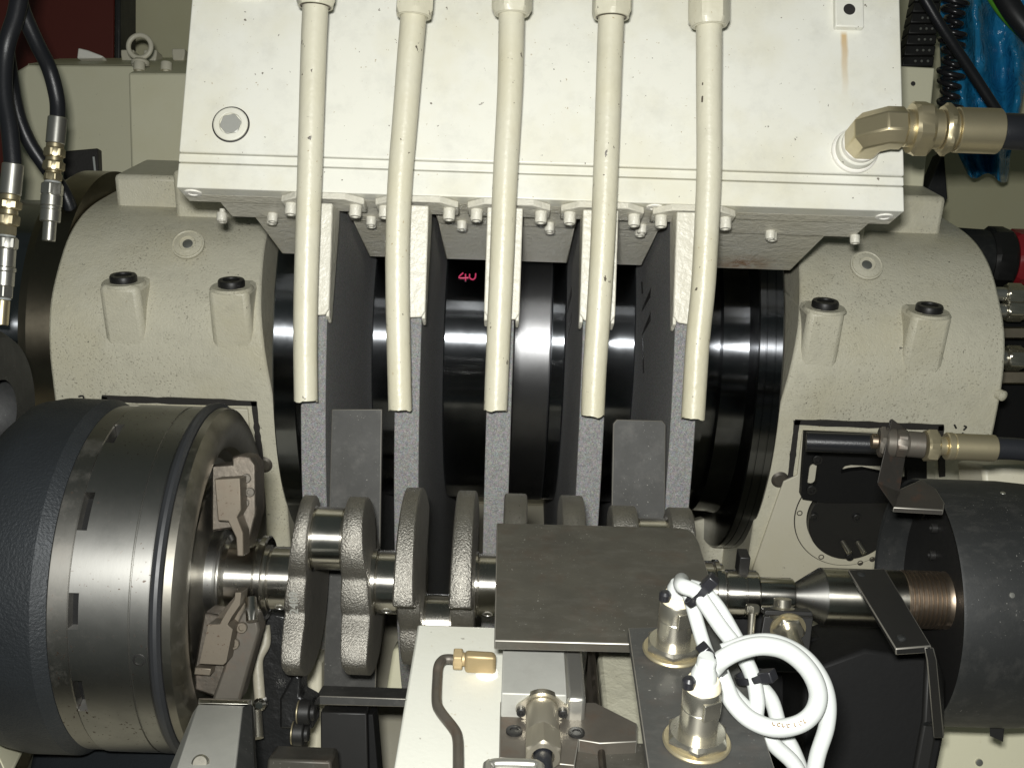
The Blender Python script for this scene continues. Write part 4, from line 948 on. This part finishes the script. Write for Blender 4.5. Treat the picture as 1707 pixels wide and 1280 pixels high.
for px, py in ((1357, 861), (1416, 927), (1428, 862), (1432, 792)): 
    q = PY(px, py, c_.y - .012); capscrew(zframe(q, V((0, -1, 0))), dc, 'black_oxide', .0048, .003)
for px, py in ((1407, 908), (1432, 909)):
    q = PY(px, py, c_.y - .012); fitting(q + V((-.003, 0, .005)), q + V((.003, -.014, -.003)), [('dog_pin', 1, .0032, 'nickel', 0)], dc)
for px, py in ((1333, 855), (1369, 928), (1434, 938), (1454, 932)):
    q = PY(px, py, c_.y - .0022); lathe('ring_screw', zframe(q, V((0, -1, 0))), [(.0034, -.001), (.0034, .0003), (.0024, .0004), (.002, -.0006), (0, -.0006)], 'worn_bracket', dc, 16)

# ================================================================== ELBOW + HOSE ON THE PANEL
el = thing('hydraulic_elbow_hose', 'brass coloured hydraulic elbow and black hose screwed into the right of the hood panel', 'hose fitting', PD(1435, 250, .93))
bx_, bzz = HL(1424, 253, -.006); base = HM @ V((bx_, -.006, bzz)); nrmP = -q_
lathe('white_boss', zframe(base, nrmP), [(.0200, -.001), (.0198, .0030), (.0185, .0042), (.0165, .0045)], 'chip', el, 44)
lathe('painted_locknut', zframe(base, nrmP), [(.0172, .003), (.0180, .006), (.0176, .0135), (.0165, .0145), (0, .0145)], 'panel_paint', el, 44)
lathe('white_washer', zframe(base, nrmP), [(.0158, .013), (.0160, .0205), (.0150, .0215), (0, .0215)], 'chip', el, 40)
ax = VX
# forged body: eight-sided section swept round a mitred corner
def oct_(c, u, v, r): 
    k = r * .45; return [c + u * a + v * b for a, b in ((-r, -k), (-k, -r), (k, -r), (r, -k), (r, k), (k, r), (-k, r), (-r, k))]
up_ = u_; bm = bmesh.new(); r = .0158
mit = (nrmP - ax).normalized()
rings = [oct_(base + nrmP * .0205, ax, up_, r * .93), oct_(base + nrmP * .025, ax, up_, r)]
def plane_cut(R, d, c, n): return [p + d * ((c - p).dot(n) / d.dot(n)) for p in R]
nm1 = (nrmP * 1.0 - ax * .45).normalized(); 
c1 = base + nrmP * .036 - ax * .0; c2 = base + nrmP * .045 + ax * .010
d2 = (nrmP * .9 + ax).normalized()
R1 = plane_cut(rings[-1], nrmP, base + nrmP * .043, (nrmP + d2).normalized()); rings.append(R1)
R2 = plane_cut(R1, d2, base + nrmP * .0535 + ax * .0115, (d2 + ax).normalized()); rings.append(R2)
R3 = [p + ax * ((base.x + .021) - p.x) for p in R2]; rings.append(R3)
cen = sum(R3, V((0, 0, 0))) / 8; rings.append([cen + (p - cen) * .9 + ax * .002 for p in R3])
vv = [[bm.verts.new(p) for p in R] for R in rings]
for A_, B_ in zip(vv, vv[1:]):
    for i in range(8): bm.faces.new((A_[i], A_[(i + 1) % 8], B_[(i + 1) % 8], B_[i]))
bm.faces.new(vv[0]); bm.faces.new(vv[-1][::-1])
from_bm('elbow_body', bm, 'zinc_yellow', el, .0022, 30)
p0 = cen + ax * .002
fitting(p0, p0 + ax * .0065, [('thread', 1, .0150, 'zinc_yellow', 0)], el)
fitting(p0 + ax * .0050, p0 + ax * .0205, [('swivel_nut', 1, .0203, 'zinc_yellow', 1)], el)
fitting(p0 + ax * .0205, p0 + ax * .0295, [('neck', 1, .0158, 'zinc_yellow', 0)], el)
fitting(p0 + ax * .030, p0 + ax * .038, [('crimp_nut', 1, .0190, 'zinc_yellow', 1)], el)
fitting(p0 + ax * .038, p0 + ax * .0415, [('groove', 1, .0150, 'zinc_yellow', 0)], el)
fitting(p0 + ax * .0415, p0 + ax * .0765, [('ferrule', 1, .0182, 'zinc_yellow', 0)], el)
tube('hose', [p0 + ax * .0745, p0 + ax * .10, p0 + ax * .18 + V((0, .01, -.005))], .0145, 'hose_black', el)

# ================================================================== HOSES AT THE LEFT
D1 = 1.12
BR = 'zinc_yellow'
def hose_thing(label, path, fit, tail): 
    t = thing('hydraulic_hose', label, 'hose', PD(*fit[-1][:2], D1), 'hydraulic hoses at upper left')
    tube('hose', [PD(x, y, d) for x, y, d in path], .0082, 'hose_black', t, n=18)
    return t
h1 = thing('hydraulic_hose', 'right black hydraulic hose with plated quick coupling above the left housing', 'hose', PD(82, 395, 1.14), 'hydraulic hoses at upper left')
tube('hose', [PD(20, -60, 1.08), PD(35, 10, 1.10), PD(60, 70, 1.12), PD(82, 115, 1.14), PD(95, 165, 1.15), PD(96, 200, 1.15)], .0080, 'hose_black', h1, n=18)
fitting(PD(96, 196, 1.15), PD(92, 240, 1.15), [('ferrule', 1, .0098, 'zinc_bright', 0)], h1)
fitting(PD(92, 240, 1.15), PD(88, 302, 1.15), [('crimp', .12, .0090, BR, 0), ('nut', .24, .0098, BR, 1), ('neck', .12, .0085, BR, 0), ('hex', .24, .0100, BR, 1), ('step', .08, .0078, BR, 0), ('hex_end', .20, .0085, BR, 1)], h1)
fitting(PD(88, 302, 1.15), PD(81, 402, 1.15), [('seal', .04, .0085, 'cable_white', 0), ('coupler_hex', .2, .0102, 'zinc_bright', 1), ('sleeve', .18, .0110, 'zinc_bright', 0), ('sleeve_ring', .06, .0102, 'zinc_bright', 0), ('sleeve_end', .2, .0105, 'zinc_bright', 0), ('probe', .32, .0068, 'zinc_bright', 0)], h1)
h2 = thing('hydraulic_hose', 'left black hydraulic hose with plated couplings at the left picture edge', 'hose', PD(6, 530, 1.06), 'hydraulic hoses at upper left')
tube('hose', [PD(40, -60, 1.04), PD(28, 20, 1.06), PD(10, 80, 1.07), PD(6, 150, 1.07), PD(16, 215, 1.07), PD(22, 280, 1.07)], .0085, 'hose_black', h2, n=18)
fitting(PD(22, 274, 1.07), PD(17, 325, 1.07), [('ferrule', 1, .0102, 'zinc_bright', 0)], h2)
fitting(PD(17, 325, 1.07), PD(11, 392, 1.07), [('crimp', .14, .0095, BR, 0), ('nut', .22, .0102, BR, 1), ('neck', .14, .0088, BR, 0), ('hex', .26, .0100, BR, 1), ('hex_end', .24, .0085, BR, 1)], h2)
fitting(PD(11, 392, 1.07), PD(4, 500, 1.07), [('seal', .03, .0085, 'cable_white', 0), ('coupler_hex', .16, .0102, 'zinc_bright', 1), ('sleeve', .25, .0098, 'zinc_bright', 0), ('sleeve_ring', .06, .0108, 'zinc_bright', 0), ('sleeve_end', .2, .0100, 'zinc_bright', 0), ('hex', .16, .0090, 'zinc_bright', 1), ('seal', .03, .008, 'cable_white', 0)], h2)
fitting(PD(4, 500, 1.07), PD(1, 542, 1.07), [('port', 1, .0072, BR, 0)], h2)
h3 = tag(tube('hydraulic_hose', [PD(8, 60, 1.22), PD(26, 175, 1.24), PD(45, 230, 1.25), (PD(70, 270, 1.26)), PD(100, 310, 1.27), PD(118, 350, 1.28), PD(126, 400, 1.3)], .0082, 'hose_black', None, n=16), 'thin black hose curving behind the right plated coupling', 'hose', 'hydraulic hoses at upper left')

# ================================================================== BACKGROUND LEFT
cab = thing('slide_cabinet', 'cream machine casing with chamfered corner behind the left housing', 'machine casing', PD(160, 330, 1.9))
pprism('casing', [(20, 122), (46, 107), (330, 110), (330, 330), (170, 330), (20, 400)], 1.62, .3, 'cabinet_paint', cab, .004)
hexa('casing_top', [PD(46, 107, 1.62), PD(330, 110, 1.62), PD(330, 96, 1.8), PD(100, 98, 1.8), PD(46, 112, 1.66), PD(330, 114, 1.66), PD(330, 100, 1.82), PD(100, 102, 1.82)], 'cabinet_paint', cab, .002)
pprism('opening', [(105, 252), (163, 247), (166, 330), (105, 345)], 1.605, .05, 'gasket', cab, .002)
tube('chain', [PD(156, 262, 1.6), PD(159, 290, 1.6), PD(163, 320, 1.6)], .0018, 'cable_white', cab, n=8)
for px, py, d in ((212, 83, 1.72), (250, 83, 1.72), (297, 81, 1.72)): pprism('latch', [(px - 11, py), (px + 11, py), (px + 11, py + 8), (px + 9, py + 20), (px - 9, py + 20), (px - 11, py + 8)], d, .03, 'cream_paint', cab, .002)
pprism('crumpled_tag', [(130, 80), (146, 84), (172, 94), (168, 97), (128, 98)], 1.69, .02, 'chip', cab, .002)
cab2 = thing('guide_box', 'plain cream box with two bolts on top left of the hood', 'machine casing', PD(260, 285, 1.6))
hexa('box_body', [PD(214, 122, 1.5), PD(330, 123, 1.5), PD(330, 300, 1.5), PD(219, 282, 1.5), PD(240, 108, 1.6), PD(340, 109, 1.6), PD(330, 300, 1.6), PD(225, 282, 1.6)], 'cabinet_paint', cab2, .003)
for px in (232, 277): capscrew(zframe(PD(px, 118, 1.53), up0), cab2, 'cream_paint', .0080, .012)
eb = thing('eyebolt', 'cream painted lifting eyebolt standing on the casing at upper left', 'eyebolt', PD(233, 103, 1.57))
torus('ring', zframe(PD(233, 78, 1.57), -fw), .0165, .0036, 'cream_paint', eb)
lathe('collar', zframe(PD(234, 103, 1.57), up0), [(.013, -.006), (.013, 0), (.008, .004), (0, .004)], 'cream_paint', eb, 24)
tag(hexa('red_column', [PD(-60, -60, 1.92), PD(192, -60, 1.92), PD(190, 160, 1.92), PD(-60, 420, 1.92), PD(-60, -60, 2.02), PD(192, -60, 2.02), PD(190, 160, 2.02), PD(-60, 420, 2.02)], 'red_paint', None, .004), 'dark red column behind the hoses at upper left', 'column')
tag(pprism('grey_door_edge', [(191, -60), (201, -60), (200, 110), (190, 110)], 1.9, .08, 'guard_sheet', None, .003), 'narrow blue grey upright beside the dark red column', 'post')
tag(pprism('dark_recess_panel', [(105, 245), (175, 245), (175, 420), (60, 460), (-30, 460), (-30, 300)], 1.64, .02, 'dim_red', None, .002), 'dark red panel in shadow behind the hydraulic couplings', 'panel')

# ================================================================== BACKGROUND RIGHT
post = thing('hood_side_post', 'cream upright plate with a small hole behind the hood\'s right edge', 'post', PD(1520, 330, 1.35))
pprism('plate', [(1496, 110), (1559, 113), (1538, 330), (1500, 335)], 1.36, .015, 'cabinet_paint', post, .002)
lathe('hole', zframe(PD(1522, 140, 1.359), -fw), [(0, .0004), (.003, .0004)], 'gasket', post, 14)
tag(pprism('dark_stanchion', [(1540, 330), (1574, 250), (1580, 330), (1572, 345), (1538, 345)], 1.8, .05, 'guard_sheet', None, .002), 'dark upright behind the cream side post', 'post')
bag = None
# blue plastic bag: a crumpled, thick sheet
bm = bmesh.new(); out = [(1570, -30, 1645, -30)]
rowsL = [1572, 1568, 1566, 1568, 1572, 1578, 1596, 1612]; rowsR = [1720, 1720, 1716, 1712, 1706, 1696, 1685, 1680]; ys = [-40, 10, 60, 110, 160, 210, 255, 290]
rb = random.Random(5); NX, NY = 26, 30; top_ = []
def ip(a, t): 
    t = t * (len(a) - 1); i = min(int(t), len(a) - 2); f = t - i; return a[i] * (1 - f) + a[i + 1] * f
grid = []
for j in range(NY + 1):
    row = []
    for i in range(NX + 1):
        t = j / NY; s = i / NX; x = ip(rowsL, t) * (1 - s) + ip(rowsR, t) * s; y = ip(ys, t) + (10 * s if t > .9 else 0) + (6 * math.sin(s * 9) if j == NY else 0)
        dd_ = 1.76 + .030 * math.sin(s * 9 + t * 4) + .022 * math.sin(s * 17 - t * 9) + .012 * math.sin(s * 5 + t * 21) + rb.uniform(-.008, .008) - .05 * math.sin(s * math.pi)
        row.append((x, y, dd_))
    grid.append(row)
fv = [[bm.verts.new(PD(*c)) for c in r] for r in grid]; bv = [[bm.verts.new(PD(c[0], c[1], 1.90 + .02 * math.sin(c[0] * .1))) for c in r] for r in grid]
for j in range(NY):
    for i in range(NX):
        bm.faces.new((fv[j][i], fv[j][i + 1], fv[j + 1][i + 1], fv[j + 1][i])); bm.faces.new((bv[j][i], bv[j + 1][i], bv[j + 1][i + 1], bv[j][i + 1]))
for j in range(NY):
    for i in (0, NX): bm.faces.new((fv[j][i], fv[j + 1][i], bv[j + 1][i], bv[j][i]))
for i in range(NX):
    for j in (0, NY): bm.faces.new((fv[j][i], fv[j][i + 1], bv[j][i + 1], bv[j][i]))
tag(from_bm('plastic_bag', bm, 'blue_film', None, 0, 180), 'crumpled blue plastic bag hanging at upper right', 'bag')
# cables
tag(tube('black_cable', [PD(1520, -40, 1.50), PD(1566, 40, 1.51), PD(1616, 115, 1.53), PD(1665, 190, 1.55), PD(1700, 243, 1.57)], .0075, 'hose_black', None, n=14), 'straight black cable slanting in front of the blue bag', 'cable')
co_pts = []; N = 11 * 14
for k in range(N): 
    a = 2 * math.pi * k / 14; t = k / N; c0 = PD(1592 - 10 * t, -10 + 190 * t, 1.62); co_pts.append(c0 + VX * (.014 + .004 * math.sin(t * 20)) * math.cos(a) + VY * .016 * math.sin(a))
tag(tube('coiled_cable', co_pts, .0042, 'coil', None, n=8, smooth=False), 'black coiled spiral cable hanging by the blue bag', 'cable')
chn = thing('cable_chain', 'black perforated cable chain running up behind the hood\'s right corner', 'cable chain', PD(1525, 110, 1.6))
def lerp2(a, b, t): return (a[0] + (b[0] - a[0]) * t, a[1] + (b[1] - a[1]) * t)
for k in range(9):
    t0, t1 = k / 9, (k + .93) / 9; a0, a1 = lerp2((1535, -50), (1503, 112), t0), lerp2((1535, -50), (1503, 112), t1); b0, b1 = lerp2((1575, -50), (1556, 112), t0), lerp2((1575, -50), (1556, 112), t1)
    lk = pprism('link', [a0, b0, b1, a1], 1.60, .03, 'black_oxide', chn, .002)
    for f in (.4, .6, .8):
        p = lerp2(lerp2(a0, b0, f), lerp2(a1, b1, f), .5); lathe('link_pin', zframe(PD(p[0], p[1], 1.599), -fw), [(.0022, 0), (.0016, .0012), (0, .0014)], 'zinc_bright', lk, 8)
tag(tube('green_cable', [PD(1640, -30, 1.66), PD(1668, 15, 1.67), PD(1700, 50, 1.68), PD(1730, 75, 1.68)], .009, 'green_cable', None, n=10), 'green cable crossing the top right corner', 'cable')
tag(tube('black_strap', [PD(1655, -40, 1.58), PD(1690, 20, 1.6), PD(1740, 80, 1.6)], .016, 'rubber', None, n=10), 'thick black cable in the top right corner', 'cable')
# motor, fittings at the right edge
mo = thing('red_black_motor', 'black motor with red end cover behind the right housing', 'motor', PD(1660, 480, 1.75))
MA = PD(1600, 427, 1.75)
fitting(PD(1560, 425, 1.75), PD(1662, 432, 1.75), [('body', 1, .046, 'guard_sheet', 0)], mo)
hexprof('red_cover', zframe(PD(1680, 433, 1.75), VX), .047, 0, .12, 'motor_red', mo, n=8, rot=22.5)
hexprof('black_ring', zframe(PD(1640, 432, 1.75), VX), .050, 0, .036, 'black_oxide', mo, n=8, rot=22.5)
cp_ = thing('coupling_manifold', 'plated couplings in front of a dark block at the right edge', 'couplings', PD(1690, 620, 1.5))
pprism('block', [(1650, 480), (1760, 470), (1760, 760), (1650, 760)], 1.62, .2, 'black_iron', cp_, .003)
for py, r in ((490, .014), (517, .014), (596, .016)):
    fitting(PD(1655, py, 1.5), PD(1760, py + 3, 1.5), [('stem', .2, r * .7, 'zinc_bright', 0), ('knurl', .25, r, 'nickel', 1), ('sleeve', .25, r * .9, 'nickel', 0), ('end', .3, r, 'nickel', 1)], cp_)
pprism('brass_plate', [(1668, 545), (1760, 545), (1760, 565), (1668, 565)], 1.52, .03, 'bronze', cp_, .002)
pprism('brass_plate', [(1668, 618), (1760, 618), (1760, 640), (1668, 640)], 1.52, .03, 'bronze', cp_, .002)
tag(pprism('cream_side_box', [(1638, 775), (1760, 772), (1760, 1000), (1660, 1000)], 1.0, .06, 'cream_paint', None, .004), 'cream box corner above the black guard at the right edge', 'box')
# machine wall below the tailstock
lw = thing('tailstock_bed_panel', 'plain cream panel below the tailstock in the bottom right corner', 'panel', PD(1650, 1300, .95))
pprism('panel', [(1500, 1150), (1800, 1140), (1800, 1420), (1440, 1420)], .97, .03, 'cabinet_paint', lw, .003)
lathe('screw', zframe(PD(1632, 1270, .9695), -fw), [(.0035, -.001), (.0032, .0012), (0, .0018)], 'zinc_bright', lw, 16)

# bare worn metal on the exposed edges of plates and brackets
metal('worn_edge', (.30, .285, .25), .45, mott=.5, metallic=.7)
for o in list(COL.objects):
    if o.type == 'MESH' and (o.name.split('.')[0] in ('rest_blade', 'strip', 'crossbar', 'sensor_plate', 'foot', 'strip_leg', 'clamp_bracket', 'lower_clamp') or (o.name.startswith('cover_plate') and o.parent is None)):
        b = o.modifiers.get('Bevel')
        if b:
            o.data.materials.append(MATS['worn_edge']); b.material = 1; b.width = max(b.width * .7, .0005)
